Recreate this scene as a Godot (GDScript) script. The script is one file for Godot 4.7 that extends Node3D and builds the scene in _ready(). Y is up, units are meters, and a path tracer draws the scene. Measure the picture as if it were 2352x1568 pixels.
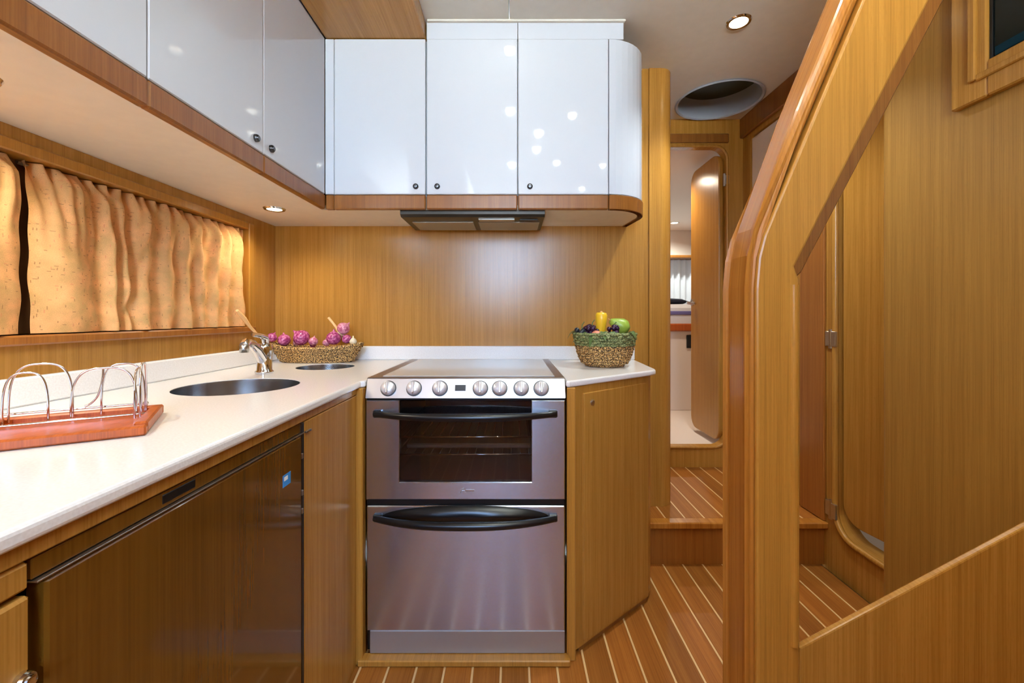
extends Node3D
# A yacht galley. x runs to the right, y up; d is the distance in front of the camera (z = -d).

const PLAN := Transform3D(Vector3(1, 0, 0), Vector3(0, 0, -1), Vector3(0, 1, 0), Vector3.ZERO)  # (x, d) outline raised along y
const SIDE := Transform3D(Vector3(0, 0, -1), Vector3(0, 1, 0), Vector3(1, 0, 0), Vector3.ZERO)  # (d, y) outline raised along x
const FRONT := Transform3D(Vector3(1, 0, 0), Vector3(0, 1, 0), Vector3(0, 0, 1), Vector3.ZERO)  # (x, y) outline raised along z
const EYE := 1.03
const CEIL := 2.14
const TOP := 0.838      # worktop
const SOFFIT := 1.432   # underside of the wall cabinets
const BACK := 1.95      # back wall
const LEFT := -1.06     # left wall
const RIGHT := 1.30     # right wall

var M := {}
var rng := RandomNumberGenerator.new()
var names := {}
var warm := Color(1.0, 0.85, 0.67)

func _ready() -> void:
	rng.seed = 7
	# ---- camera
	var cam := Camera3D.new()
	cam.name = "camera"
	cam.projection = Camera3D.PROJECTION_FRUSTUM
	cam.near = 0.05
	cam.far = 60.0
	cam.size = 0.05 * 1.568
	cam.frustum_offset = Vector2(0, -0.057 * 0.05)
	cam.position = Vector3(0, EYE, 0)
	add_child(cam)
	cam.current = true
	# ---- sky and exposure
	var we := WorldEnvironment.new()
	we.name = "environment"
	var env := Environment.new()
	env.background_mode = Environment.BG_SKY
	var sky := Sky.new()
	var sm := ProceduralSkyMaterial.new()
	sm.sky_top_color = Color(0.50, 0.68, 0.93)
	sm.sky_horizon_color = Color(0.73, 0.85, 0.95)
	sm.ground_bottom_color = Color(0.71, 0.75, 0.76)
	sm.ground_horizon_color = Color(0.77, 0.82, 0.83)
	sm.sky_energy_multiplier = 1.0
	sm.ground_energy_multiplier = 1.5
	sky.sky_material = sm
	env.sky = sky
	env.background_energy_multiplier = 34.0
	env.tonemap_mode = Environment.TONE_MAPPER_LINEAR
	env.tonemap_exposure = 1.25
	env.sdfgi_enabled = true
	env.ssao_enabled = true
	env.ssil_enabled = true
	we.environment = env
	add_child(we)

	make_materials()
	build_shell()
	build_step_and_passage()
	build_far_cabin()
	build_side_room()
	build_stair_side()
	build_wall_cabinets()
	build_base_cabinets()
	build_worktop()
	build_cooker()
	build_window_and_curtains()
	build_lamps()
	build_dish_rack()
	build_faucet()
	build_onions()
	build_fruit()

# ------------------------------------------------------------------ shapes

func P(x: float, y: float, d: float) -> Vector3:
	return Vector3(x, y, -d)

func mb() -> SurfaceTool:
	var st := SurfaceTool.new()
	st.begin(Mesh.PRIMITIVE_TRIANGLES)
	return st

func tri(st: SurfaceTool, a: Vector3, b: Vector3, c: Vector3, n: Vector3, g := -1) -> void:
	var k := (b - a).cross(c - a)
	if k.length_squared() < 1e-18:
		return
	st.set_smooth_group(g)
	var vs := [a, c, b] if k.dot(n) > 0.0 else [a, b, c]
	for v in vs:
		st.set_uv(Vector2(v.x + v.z * 0.3, v.y))
		st.add_vertex(v)

func quad(st: SurfaceTool, a: Vector3, b: Vector3, c: Vector3, d: Vector3, n: Vector3, g := -1) -> void:
	tri(st, a, b, c, n, g)
	tri(st, a, c, d, n, g)

func box(st: SurfaceTool, c: Vector3, s: Vector3, b := 0.002, xf := Transform3D.IDENTITY) -> void:
	var h := s.abs() * 0.5
	b = minf(b, minf(h.x, minf(h.y, h.z)) * 0.6)
	for ax in 3:
		var u := (ax + 1) % 3
		var v := (ax + 2) % 3
		for sg in [-1.0, 1.0]:
			var n := Vector3.ZERO
			n[ax] = sg
			var q := []
			for k in [[-1, -1], [1, -1], [1, 1], [-1, 1]]:
				var p := Vector3.ZERO
				p[ax] = sg * h[ax]
				p[u] = k[0] * (h[u] - b)
				p[v] = k[1] * (h[v] - b)
				q.append(xf * (p + c))
			quad(st, q[0], q[1], q[2], q[3], xf.basis * n)
		for su in [-1.0, 1.0]:      # edges that run along ax
			for sv in [-1.0, 1.0]:
				var n2 := Vector3.ZERO
				n2[u] = su
				n2[v] = sv
				var e := []
				for k in [[-1, 0], [1, 0], [1, 1], [-1, 1]]:
					var p2 := Vector3.ZERO
					p2[ax] = k[0] * (h[ax] - b)
					p2[u] = su * (h[u] - (b if k[1] == 0 else 0.0))
					p2[v] = sv * (h[v] - (b if k[1] == 1 else 0.0))
					e.append(xf * (p2 + c))
				quad(st, e[0], e[1], e[2], e[3], xf.basis * n2)
	for sx in [-1.0, 1.0]:
		for sy in [-1.0, 1.0]:
			for sz in [-1.0, 1.0]:
				var g := Vector3(sx, sy, sz)
				var a := Vector3(sx * h.x, sy * (h.y - b), sz * (h.z - b))
				var bb := Vector3(sx * (h.x - b), sy * h.y, sz * (h.z - b))
				var cc := Vector3(sx * (h.x - b), sy * (h.y - b), sz * h.z)
				tri(st, xf * (a + c), xf * (bb + c), xf * (cc + c), xf.basis * g)

func slab(st: SurfaceTool, x0: float, x1: float, y0: float, y1: float, d0: float, d1: float, b := 0.002) -> void:
	box(st, P((x0 + x1) / 2, (y0 + y1) / 2, (d0 + d1) / 2), Vector3(x1 - x0, y1 - y0, d1 - d0), b)

func slab_mesh(x0: float, x1: float, y0: float, y1: float, d0: float, d1: float, b := 0.002) -> SurfaceTool:
	var st := mb()
	slab(st, x0, x1, y0, y1, d0, d1, b)
	return st

func inset(poly: PackedVector2Array, k: float) -> PackedVector2Array:
	var out := PackedVector2Array()
	var n := poly.size()
	for i in n:
		var a := (poly[i] - poly[(i + n - 1) % n]).normalized()
		var b := (poly[(i + 1) % n] - poly[i]).normalized()
		var na := Vector2(-a.y, a.x)
		var nb := Vector2(-b.y, b.x)
		var m := (na + nb).normalized()
		out.append(poly[i] + m * (k / maxf(0.3, m.dot(na))))
	return out

# an outline raised from z0 to z1, its rims rounded by r in some steps
func prism(st: SurfaceTool, outline: PackedVector2Array, z0: float, z1: float, r := 0.0, xf := FRONT, steps := 1, smooth := false) -> void:
	var poly := outline.duplicate()
	if Geometry2D.is_polygon_clockwise(poly):   # y down there: this is anticlockwise here when false
		poly.reverse()
	var area := 0.0
	for i in poly.size():
		area += poly[i].cross(poly[(i + 1) % poly.size()])
	if area < 0:
		poly.reverse()
	var rings := []
	if r > 0.0:
		for s in steps + 1:
			var t := PI / 2 * s / steps
			rings.append([inset(poly, r * (1.0 - sin(t))), z0 + r * (1.0 - cos(t))])
		for s in steps + 1:
			var t := PI / 2 * (steps - s) / steps
			rings.append([inset(poly, r * (1.0 - sin(t))), z1 - r * (1.0 - cos(t))])
	else:
		rings = [[poly, z0], [poly, z1]]
	var n := poly.size()
	for k in rings.size() - 1:
		var lo: PackedVector2Array = rings[k][0]
		var hi: PackedVector2Array = rings[k + 1][0]
		for i in n:
			var j := (i + 1) % n
			var e := poly[j] - poly[i]
			var nn := xf.basis * Vector3(e.y, -e.x, 0)
			var grp := -1
			if smooth:
				grp = 1
			quad(st, xf * Vector3(lo[i].x, lo[i].y, rings[k][1]), xf * Vector3(lo[j].x, lo[j].y, rings[k][1]), xf * Vector3(hi[j].x, hi[j].y, rings[k + 1][1]), xf * Vector3(hi[i].x, hi[i].y, rings[k + 1][1]), nn, grp)
	for side in 2:
		var cap: PackedVector2Array = rings[0][0] if side == 0 else rings[-1][0]
		var z: float = rings[0][1] if side == 0 else rings[-1][1]
		var ix := Geometry2D.triangulate_polygon(cap)
		for t in range(0, ix.size(), 3):
			tri(st, xf * Vector3(cap[ix[t]].x, cap[ix[t]].y, z), xf * Vector3(cap[ix[t + 1]].x, cap[ix[t + 1]].y, z), xf * Vector3(cap[ix[t + 2]].x, cap[ix[t + 2]].y, z), xf.basis * Vector3(0, 0, -1 if side == 0 else 1))

# a profile of (radius, height) turned about y; runs upwards on the outside
func lathe(st: SurfaceTool, prof: Array, segs: int, xf := Transform3D.IDENTITY, sharp := false) -> void:
	for k in prof.size() - 1:
		var a: Vector2 = prof[k]
		var b: Vector2 = prof[k + 1]
		for i in segs:
			var t0 := TAU * i / segs
			var t1 := TAU * (i + 1) / segs
			var c0 := Vector3(cos(t0), 0, sin(t0))
			var c1 := Vector3(cos(t1), 0, sin(t1))
			var n := (c0 + c1) * 0.5 * (b.y - a.y) + Vector3(0, a.x - b.x, 0)
			quad(st, xf * (c0 * a.x + Vector3(0, a.y, 0)), xf * (c1 * a.x + Vector3(0, a.y, 0)), xf * (c1 * b.x + Vector3(0, b.y, 0)), xf * (c0 * b.x + Vector3(0, b.y, 0)), xf.basis * n, (10 + k) if sharp else 1)

func tube(st: SurfaceTool, pts: Array, rad, segs := 8, closed := false) -> void:
	var n := pts.size()
	var up := Vector3.UP
	var rings := []
	for i in n:
		var t: Vector3
		if closed:
			t = pts[(i + 1) % n] - pts[(i + n - 1) % n]
		else:
			t = pts[mini(i + 1, n - 1)] - pts[maxi(i - 1, 0)]
		t = t.normalized()
		if i == 0 and absf(t.dot(up)) > 0.9:
			up = Vector3.RIGHT
		var s := t.cross(up)
		if s.length() < 0.05:
			s = t.cross(Vector3(0.3, 0.2, 0.9))
		s = s.normalized()
		up = s.cross(t).normalized()
		var r: float = rad[i] if rad is Array else rad
		var ring := []
		for k in segs:
			var a := TAU * k / segs
			ring.append(pts[i] + (s * cos(a) + up * sin(a)) * r)
		rings.append(ring)
	for i in (n if closed else n - 1):
		var j := (i + 1) % n
		for k in segs:
			var l := (k + 1) % segs
			var mid: Vector3 = (rings[i][k] + rings[j][l]) * 0.5 - (pts[i] + pts[j]) * 0.5
			quad(st, rings[i][k], rings[j][k], rings[j][l], rings[i][l], mid, 1)
	if not closed:
		for e in [[0, 1], [n - 1, n - 2]]:
			var out: Vector3 = pts[e[0]] - pts[e[1]]
			for k in range(1, segs - 1):
				tri(st, rings[e[0]][0], rings[e[0]][k], rings[e[0]][k + 1], out)

# a sheet given as rows of points, facing n
func sheet(st: SurfaceTool, rows: Array, n: Vector3) -> void:
	for i in rows.size() - 1:
		for j in rows[i].size() - 1:
			quad(st, rows[i][j], rows[i][j + 1], rows[i + 1][j + 1], rows[i + 1][j], n, 1)

func rounded_rect(x0: float, y0: float, x1: float, y1: float, r: float, segs := 8) -> PackedVector2Array:
	var out := PackedVector2Array()
	for c in [[x1 - r, y0 + r, -PI / 2], [x1 - r, y1 - r, 0.0], [x0 + r, y1 - r, PI / 2], [x0 + r, y0 + r, PI]]:
		for i in segs + 1:
			var a: float = c[2] + PI / 2 * i / segs
			out.append(Vector2(c[0] + r * cos(a), c[1] + r * sin(a)))
	return out

# ------------------------------------------------------------------ nodes

func numbered(nm: String) -> String:
	if not names.has(nm):
		names[nm] = 0
		return nm
	names[nm] += 1
	return "%s_%03d" % [nm, names[nm]]

func tag(o: Node, label: String, category: String, group := "") -> void:
	o.set_meta("label", label)
	o.set_meta("category", category)
	if group != "":
		o.set_meta("group", group)

func thing(nm: String, at: Vector3, label: String, category: String, group := "") -> Node3D:
	var o := Node3D.new()
	o.name = numbered(nm)
	add_child(o)
	o.position = at
	tag(o, label, category, group)
	return o

func structure(nm: String, label: String, category: String, at := Vector3.ZERO) -> Node3D:
	var o := thing(nm, at, label, category)
	o.set_meta("kind", "structure")
	return o

func base_of(o: Node) -> Vector3:
	var v := Vector3.ZERO
	while o != self and o is Node3D:
		v += o.position
		o = o.get_parent()
	return v

# commits a shape given in world coordinates as one named mesh under parent
func part(parent: Node3D, nm: String, st: SurfaceTool, mat: Material, label := "") -> MeshInstance3D:
	st.generate_normals()
	var off := base_of(parent)
	var mesh: ArrayMesh
	if off.length() > 1e-6:
		var s2 := SurfaceTool.new()
		s2.append_from(st.commit(), 0, Transform3D(Basis.IDENTITY, -off))
		mesh = s2.commit()
	else:
		mesh = st.commit()
	return put(parent, nm, mesh, mat, Transform3D.IDENTITY, label)

func put(parent: Node3D, nm: String, mesh: Mesh, mat: Material, xf := Transform3D.IDENTITY, label := "") -> MeshInstance3D:
	var o := MeshInstance3D.new()
	o.name = nm
	o.mesh = mesh
	o.material_override = mat
	o.transform = xf
	o.cast_shadow = GeometryInstance3D.SHADOW_CASTING_SETTING_ON
	if label != "":
		o.set_meta("label", label)
	parent.add_child(o, true)
	return o

func made(st: SurfaceTool) -> ArrayMesh:
	st.generate_normals()
	return st.commit()

# a solid with others cut out of it
func carved(parent: Node3D, nm: String, body: SurfaceTool, cuts: Array, mat: Material) -> CSGMesh3D:
	var o := CSGMesh3D.new()
	o.name = nm
	o.mesh = made(body)
	o.material = mat
	for c in cuts:
		var k := CSGMesh3D.new()
		k.name = "cut"
		k.mesh = made(c)
		k.material = mat
		k.operation = CSGShape3D.OPERATION_SUBTRACTION
		o.add_child(k, true)
	parent.add_child(o, true)
	return o

# ------------------------------------------------------------------ materials

func noise_image(w: int, h: int, freq: float, sd: int, to_w := 0, to_h := 0, octaves := 3) -> Image:
	var n := FastNoiseLite.new()
	n.seed = sd
	n.noise_type = FastNoiseLite.TYPE_SIMPLEX
	n.frequency = freq
	n.fractal_octaves = octaves
	var im := n.get_seamless_image(w, h, false, false, 0.15, true)
	im.convert(Image.FORMAT_L8)
	if to_w > 0:      # three tiles are stretched and the middle one kept, so that it still repeats without a seam
		var tall := Image.create(w, h * 3, false, Image.FORMAT_L8)
		for k in 3:
			tall.blit_rect(im, Rect2i(0, 0, w, h), Vector2i(0, h * k))
		tall.resize(to_w, to_h * 3, Image.INTERPOLATE_CUBIC)
		im = tall.get_region(Rect2i(0, to_h, to_w, to_h))
	return im

func mix3(a: Color, b: Color, t: float) -> Color:
	return a.lerp(b, clampf(t, 0.0, 1.0))

# straight fine grain that runs along the second axis of the picture
func grain_texture(dark: Color, mid: Color, light: Color, sd: int) -> ImageTexture:
	var fine := noise_image(512, 6, 0.30, sd, 512, 512)
	var wide := noise_image(512, 4, 0.035, sd + 1, 512, 512)
	var pore := noise_image(512, 48, 0.45, sd + 2, 512, 512)
	var im := Image.create(512, 512, false, Image.FORMAT_RGB8)
	for y in 512:
		for x in 512:
			var f := fine.get_pixel(x, y).r
			var w := wide.get_pixel(x, y).r
			var p := pore.get_pixel(x, y).r
			var t := 0.5 + (f - 0.5) * 0.75 + (w - 0.5) * 0.55
			var c := mix3(dark, mid, t * 2.0) if t < 0.5 else mix3(mid, light, t * 2.0 - 1.0)
			if p > 0.66:
				c = mix3(c, dark, (p - 0.66) * 1.6)
			im.set_pixel(x, y, c)
	return ImageTexture.create_from_image(im)

func std(col: Color, rough: float, metal := 0.0) -> StandardMaterial3D:
	var m := StandardMaterial3D.new()
	m.albedo_color = col
	m.roughness = rough
	m.metallic = metal
	return m

func triplanar(m: StandardMaterial3D, tex: Texture2D, scale: Vector3) -> StandardMaterial3D:
	m.albedo_texture = tex
	m.uv1_triplanar = true
	m.uv1_world_triplanar = true
	m.uv1_triplanar_sharpness = 12.0
	m.uv1_scale = scale
	return m

func wood(tex: Texture2D, tint: Color, rough: float, scale := 1.7, off := Vector3.ZERO) -> StandardMaterial3D:
	var m := triplanar(std(tint, rough), tex, Vector3.ONE * scale)
	m.uv1_offset = off
	m.metallic_specular = 0.42
	m.clearcoat_enabled = true
	m.clearcoat = 0.10
	m.clearcoat_roughness = 0.22
	return m

func speckle_texture(a: Color, b: Color, freq: float, sd: int, size := 256, contrast := 1.0) -> ImageTexture:
	var n := noise_image(size, size, freq, sd)
	var im := Image.create(size, size, false, Image.FORMAT_RGB8)
	for y in size:
		for x in size:
			im.set_pixel(x, y, mix3(a, b, 0.5 + (n.get_pixel(x, y).r - 0.5) * contrast))
	return ImageTexture.create_from_image(im)

# printed cloth: blotches of olive and peach, short dark dashes
func cloth_texture() -> ImageTexture:
	var blot := noise_image(512, 512, 0.012, 31)
	var weave := noise_image(512, 512, 0.35, 33)
	var im := Image.create(512, 512, false, Image.FORMAT_RGB8)
	var r := RandomNumberGenerator.new()
	r.seed = 5
	for y in 512:
		for x in 512:
			var t := blot.get_pixel(x, y).r
			var c := mix3(Color(0.76, 0.59, 0.36), Color(0.90, 0.65, 0.42), 0.5 + (t - 0.5) * 1.2)
			c = c * (0.90 + 0.2 * weave.get_pixel(x, y).r)
			im.set_pixel(x, y, c)
	for k in 420:
		var x := r.randi_range(0, 500)
		var y := r.randi_range(0, 500)
		var c := Color(0.62, 0.45, 0.27) if k % 3 else Color(0.80, 0.52, 0.34)
		if k % 2:
			im.fill_rect(Rect2i(x, y, r.randi_range(4, 11), 2), c)
		else:
			im.fill_rect(Rect2i(x, y, 2, r.randi_range(4, 11)), c)
	return ImageTexture.create_from_image(im)

func make_materials() -> void:
	var g1 := grain_texture(Color(0.61, 0.418, 0.165), Color(0.69, 0.485, 0.203), Color(0.74, 0.535, 0.243), 11)
	var g2 := grain_texture(Color(0.60, 0.375, 0.165), Color(0.68, 0.445, 0.205), Color(0.75, 0.51, 0.255), 21)
	M.oak = wood(g1, Color(1, 1, 1), 0.25)
	M.oak_matt_shaded = wood(g1, Color(0.92, 0.94, 0.93), 0.52, 1.7, Vector3(0.13, 0, 0.4))  # same oak, tint darkened to paint in the shade on the stair wall
	M.oak_gold = wood(g1, Color(1.0, 0.98, 0.93), 0.30, 2.3, Vector3(0.31, 0, 0.17))
	M.oak_red = wood(g2, Color(0.88, 0.83, 0.76), 0.32)
	M.trim = wood(g2, Color(0.80, 0.76, 0.72), 0.28)
	M.rail = wood(g2, Color(1.0, 0.97, 0.82), 0.24, 1.3)
	M.teak = []
	for k in 3:
		M.teak.append(wood(g2, [Color(0.88, 0.82, 0.72), Color(0.83, 0.78, 0.69), Color(0.91, 0.84, 0.73)][k], 0.46, 1.4, Vector3(0.21 * k, 0, 0.37 * k)))
		M.teak[k].metallic_specular = 0.28
		M.teak[k].clearcoat_enabled = false
	M.holly = std(Color(0.86, 0.70, 0.48), 0.4)
	M.white = std(Color(0.80, 0.82, 0.86), 0.05)
	M.white.clearcoat_enabled = true
	M.white.clearcoat = 0.6
	M.white.clearcoat_roughness = 0.02
	M.ceiling = triplanar(std(Color(1, 1, 1), 0.55), speckle_texture(Color(0.875, 0.865, 0.835), Color(0.895, 0.885, 0.855), 0.05, 41), Vector3.ONE * 1.2)
	M.cream = triplanar(std(Color(1, 1, 1), 0.5), speckle_texture(Color(0.88, 0.83, 0.76), Color(0.90, 0.85, 0.78), 0.05, 42), Vector3.ONE * 1.2)
	M.liner = std(Color(0.90, 0.84, 0.79), 0.5)
	M.stone = triplanar(std(Color(1, 1, 1), 0.16), speckle_texture(Color(0.90, 0.885, 0.87), Color(0.955, 0.945, 0.935), 0.22, 43), Vector3.ONE * 3.0)
	M.steel = std(Color(0.76, 0.78, 0.81), 0.24, 1.0)
	M.steel.anisotropy_enabled = true
	M.steel.anisotropy = -0.8
	M.panel_steel = std(Color(0.80, 0.79, 0.785), 0.30, 1.0)
	M.plinth_steel = std(Color(0.68, 0.66, 0.63), 0.42, 0.7)
	M.sink_steel = std(Color(0.72, 0.71, 0.70), 0.2, 1.0)
	M.chrome = std(Color(0.86, 0.86, 0.87), 0.08, 1.0)
	M.knob = std(Color(0.88, 0.88, 0.89), 0.25, 0.5)
	M.brass = std(Color(0.74, 0.73, 0.71), 0.28, 1.0)
	M.latch = std(Color(0.36, 0.36, 0.37), 0.3, 1.0)
	M.black = std(Color(0.025, 0.025, 0.03), 0.35)
	M.handle = std(Color(0.06, 0.065, 0.075), 0.28)
	M.enamel = std(Color(0.34, 0.15, 0.10), 0.35)
	M.hob = std(Color(0.72, 0.715, 0.72), 0.12)
	M.hob_frame = std(Color(0.55, 0.50, 0.47), 0.32, 1.0)
	M.pane = std(Color(0.03, 0.03, 0.035, 0.25), 0.03)
	M.pane.transparency = BaseMaterial3D.TRANSPARENCY_ALPHA
	M.fridge = wood(g1, Color(0.60, 0.55, 0.45), 0.16, 1.1)
	M.fridge.clearcoat = 0.8
	M.fridge.clearcoat_roughness = 0.06
	M.blue = std(Color(0.22, 0.55, 0.85), 0.3)
	M.paper = std(Color(0.93, 0.93, 0.94), 0.5)
	M.hood = std(Color(0.21, 0.18, 0.15), 0.34, 0.6)
	M.dark_glass = std(Color(0.055, 0.085, 0.075), 0.05)
	M.teal = std(Color(0.02, 0.16, 0.21), 0.1)
	M.hatch_side = std(Color(0.66, 0.69, 0.74), 0.4)
	M.hatch_glass = std(Color(0.24, 0.25, 0.17), 0.2)
	M.lens = std(Color(1, 0.97, 0.9), 0.3)
	M.lens.emission_enabled = true
	M.lens.emission = Color(1.0, 0.93, 0.80)
	M.lens.emission_energy_multiplier = 14.0
	M.cloth = std(Color(1, 1, 1), 0.85)
	M.cloth.albedo_texture = cloth_texture()
	M.cloth.uv1_triplanar = true
	M.cloth.uv1_world_triplanar = true
	M.cloth.uv1_triplanar_sharpness = 6.0
	M.cloth.uv1_scale = Vector3.ONE * 2.6
	M.white_cloth = std(Color(0.86, 0.86, 0.88), 0.85)
	M.shade = std(Color(0.50, 0.33, 0.18), 0.8)
	M.navy = std(Color(0.06, 0.07, 0.16), 0.8)
	M.stripe = std(Color(0.42, 0.40, 0.62), 0.8)
	M.tray = wood(g2, Color(1.0, 0.74, 0.60), 0.36, 2.5)
	M.straw = triplanar(std(Color(1, 1, 1), 0.7), speckle_texture(Color(0.26, 0.17, 0.08), Color(0.92, 0.74, 0.46), 0.10, 51, 256, 2.6), Vector3.ONE * 5.5)
	M.green_straw = triplanar(std(Color(1, 1, 1), 0.7), speckle_texture(Color(0.28, 0.33, 0.17), Color(0.66, 0.66, 0.44), 0.10, 52, 256, 2.4), Vector3.ONE * 5.5)
	M.onion = triplanar(std(Color(1, 1, 1), 0.25), speckle_texture(Color(0.55, 0.16, 0.36), Color(0.86, 0.50, 0.66), 0.03, 53, 256, 1.7), Vector3.ONE * 8.0)
	M.onion_pale = triplanar(std(Color(1, 1, 1), 0.3), speckle_texture(Color(0.70, 0.32, 0.45), Color(0.92, 0.68, 0.72), 0.03, 54, 256, 1.7), Vector3.ONE * 8.0)
	M.stalk = std(Color(0.93, 0.74, 0.50), 0.7)
	M.garlic = std(Color(0.88, 0.82, 0.70), 0.6)
	M.yellow = std(Color(0.96, 0.76, 0.16), 0.35)
	M.grape = std(Color(0.20, 0.07, 0.20), 0.25)
	M.grape_blue = std(Color(0.12, 0.15, 0.19), 0.3)
	M.pear = std(Color(0.60, 0.70, 0.26), 0.35)
	M.leaf = std(Color(0.33, 0.42, 0.20), 0.55)
	M.peach = std(Color(0.85, 0.52, 0.42), 0.5)

# ------------------------------------------------------------------ setting

func build_shell() -> void:
	# floor: long teak planks with pale strips between them
	var f := structure("floor", "galley floor of brown teak planks with pale strips", "floor")
	part(f, "subfloor", slab_mesh(LEFT - 0.1, RIGHT + 0.1, -0.08, -0.011, -1.95, 1.90, 0.0), M.black)
	var plank := made(slab_mesh(-0.0381, 0.0381, -0.012, 0.0, -1.9, 1.83, 0.001))
	var strip := made(slab_mesh(-0.0031, 0.0031, -0.012, 0.0003, -1.9, 1.83, 0.0003))
	for k in range(-13, 17):
		var x := -0.0325 + 0.0825 * k
		if x > LEFT + 0.04 and x < RIGHT - 0.02:
			put(f, "inlay_strip", strip, M.holly, Transform3D(Basis.IDENTITY, Vector3(x, 0, 0)))
			if x + 0.08 < RIGHT + 0.09:
				put(f, "plank", plank, M.teak[(k * 7 + 40) % 3], Transform3D(Basis.IDENTITY, Vector3(x + 0.04125, 0, 0)))
	# back wall and its rounded corner post at the passage
	var w := structure("wall_back", "golden oak back wall behind the cooker", "wall")
	part(w, "panel", slab_mesh(LEFT - 0.1, 0.612, 0.0, CEIL + 0.02, BACK, BACK + 0.08, 0.0), M.oak)
	var cp := PackedVector2Array([Vector2(0.613, BACK - 0.006)])
	for i in 9:
		var a := -PI / 2 + PI / 2 * i / 8
		cp.append(Vector2(0.664 + 0.062 * cos(a), BACK + 0.056 + 0.062 * sin(a)))
	cp.append_array([Vector2(0.726, 2.46), Vector2(0.64, 2.46), Vector2(0.64, 2.06), Vector2(0.613, 2.06)])
	var pst := mb()
	prism(pst, cp, 0.0, CEIL + 0.02, 0.0, PLAN)
	var tp := structure("trim_1", "rounded oak corner post at the end of the back wall", "post")
	part(tp, "post", pst, M.oak)
	# left wall with a shallow window recess
	var wl := structure("wall_left", "oak side wall below and around the curtained window", "wall")
	var cut := slab_mesh(LEFT - 0.05, LEFT + 0.1, 0.99, 1.385, 0.3, 1.745, 0.0)
	carved(wl, "panel", slab_mesh(LEFT - 0.1, LEFT, 0.0, CEIL + 0.02, -1.95, BACK, 0.0), [cut], M.oak)
	# right wall with two doorways
	var wr := structure("wall_right", "oak side wall of the passage with rounded doorways", "wall")
	var c1 := mb()
	prism(c1, rounded_rect(1.36, 0.165, 1.742, 2.0, 0.09), RIGHT - 0.05, RIGHT + 0.2, 0.0, SIDE)
	var c2 := mb()
	prism(c2, rounded_rect(1.985, 0.25, 2.375, 2.005, 0.03), RIGHT - 0.05, RIGHT + 0.2, 0.0, SIDE)
	carved(wr, "panel", slab_mesh(RIGHT, RIGHT + 0.07, -0.08, CEIL + 0.02, -1.95, 2.5, 0.0), [c1, c2], M.oak)
	# rim round the near doorway
	var rim := mb()
	var rpts := []
	for q in rounded_rect(1.352, 0.157, 1.750, 2.008, 0.1):
		rpts.append(P(RIGHT - 0.001, q.y, q.x))
	tube(rim, rpts, 0.012, 8, true)
	part(wr, "door_rim", rim, M.oak)
	var pd := structure("door_3", "pale cream door panel beside the far cabin doorway", "door", P(RIGHT, 0.26, 2.18))
	part(pd, "leaf", slab_mesh(RIGHT + 0.006, RIGHT + 0.03, 0.255, 2.0, 1.99, 2.37, 0.003), M.liner)
	var cor := slab_mesh(RIGHT - 0.02, RIGHT, 2.03, CEIL, 1.50, 2.45, 0.004)
	part(wr, "cornice", cor, M.trim)
	part(wr, "jamb_board", slab_mesh(RIGHT - 0.012, RIGHT, 0.185, 2.03, 1.80, 1.95, 0.003), M.oak_red)
	# ceiling panels
	var ce := structure("ceiling", "off-white galley ceiling panels with thin seams", "ceiling")
	part(ce, "ceiling_panel", slab_mesh(LEFT - 0.1, -0.012, CEIL, CEIL + 0.05, -1.95, 2.0, 0.002), M.ceiling)
	var hole := mb()
	lathe(hole, [Vector2(0, -0.2), Vector2(0.205, -0.2), Vector2(0.205, 0.3), Vector2(0, 0.3)], 40, Transform3D(Basis.IDENTITY, P(1.06, CEIL, 2.235)), true)
	carved(ce, "ceiling_panel", slab_mesh(-0.009, RIGHT + 0.1, CEIL, CEIL + 0.05, -1.95, 2.5, 0.0), [hole], M.ceiling)
	part(ce, "cover", slab_mesh(LEFT - 0.1, RIGHT + 0.1, CEIL + 0.16, CEIL + 0.2, -1.95, 2.5, 0.0), M.black)
	for s in [[LEFT - 0.1, RIGHT + 0.1, -1.95, -1.90], [LEFT - 0.1, RIGHT + 0.1, 2.47, 2.5]]:
		part(ce, "upstand", slab_mesh(s[0], s[1], CEIL + 0.05, CEIL + 0.17, s[2], s[3], 0.0), M.black)
	for s in [[LEFT - 0.1, LEFT - 0.06], [RIGHT + 0.06, RIGHT + 0.1]]:
		part(ce, "upstand", slab_mesh(s[0], s[1], CEIL + 0.05, CEIL + 0.17, -1.95, 2.5, 0.0), M.black)
	part(ce, "cove_strip", slab_mesh(-0.318, 0.425, CEIL - 0.008, CEIL, 1.622, 1.655, 0.003), M.ceiling)
	# wooden beam box under the ceiling in front of the left cabinets
	var tb := structure("trim_2", "brown wooden ceiling box beside the white wall cabinets", "ceiling beam")
	part(tb, "board", slab_mesh(-0.70, -0.325, 2.072, CEIL, -1.9, 1.66, 0.004), M.oak)
	# round hatch in the passage ceiling
	var h := structure("window_1", "round dark roof hatch in the passage ceiling", "hatch", P(1.06, CEIL, 2.235))
	var hs := mb()
	lathe(hs, [Vector2(0.2035, 0.115), Vector2(0.2035, 0.0), Vector2(0.212, -0.006), Vector2(0.205, -0.010), Vector2(0.196, -0.004), Vector2(0.196, 0.115)], 48, Transform3D(Basis.IDENTITY, P(1.06, CEIL, 2.235)), true)
	part(h, "ring", hs, M.hatch_side)
	var hg := mb()
	lathe(hg, [Vector2(0, 0.10), Vector2(0.197, 0.10), Vector2(0.197, 0.112), Vector2(0, 0.112)], 48, Transform3D(Basis.IDENTITY, P(1.06, CEIL, 2.235)), true)
	part(h, "hatch_glass", hg, M.hatch_glass)
	# the saloon end behind the camera, with its open daylight doorway
	var ws := structure("wall_rear", "oak wall behind the viewer with an open daylight doorway", "wall")
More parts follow.
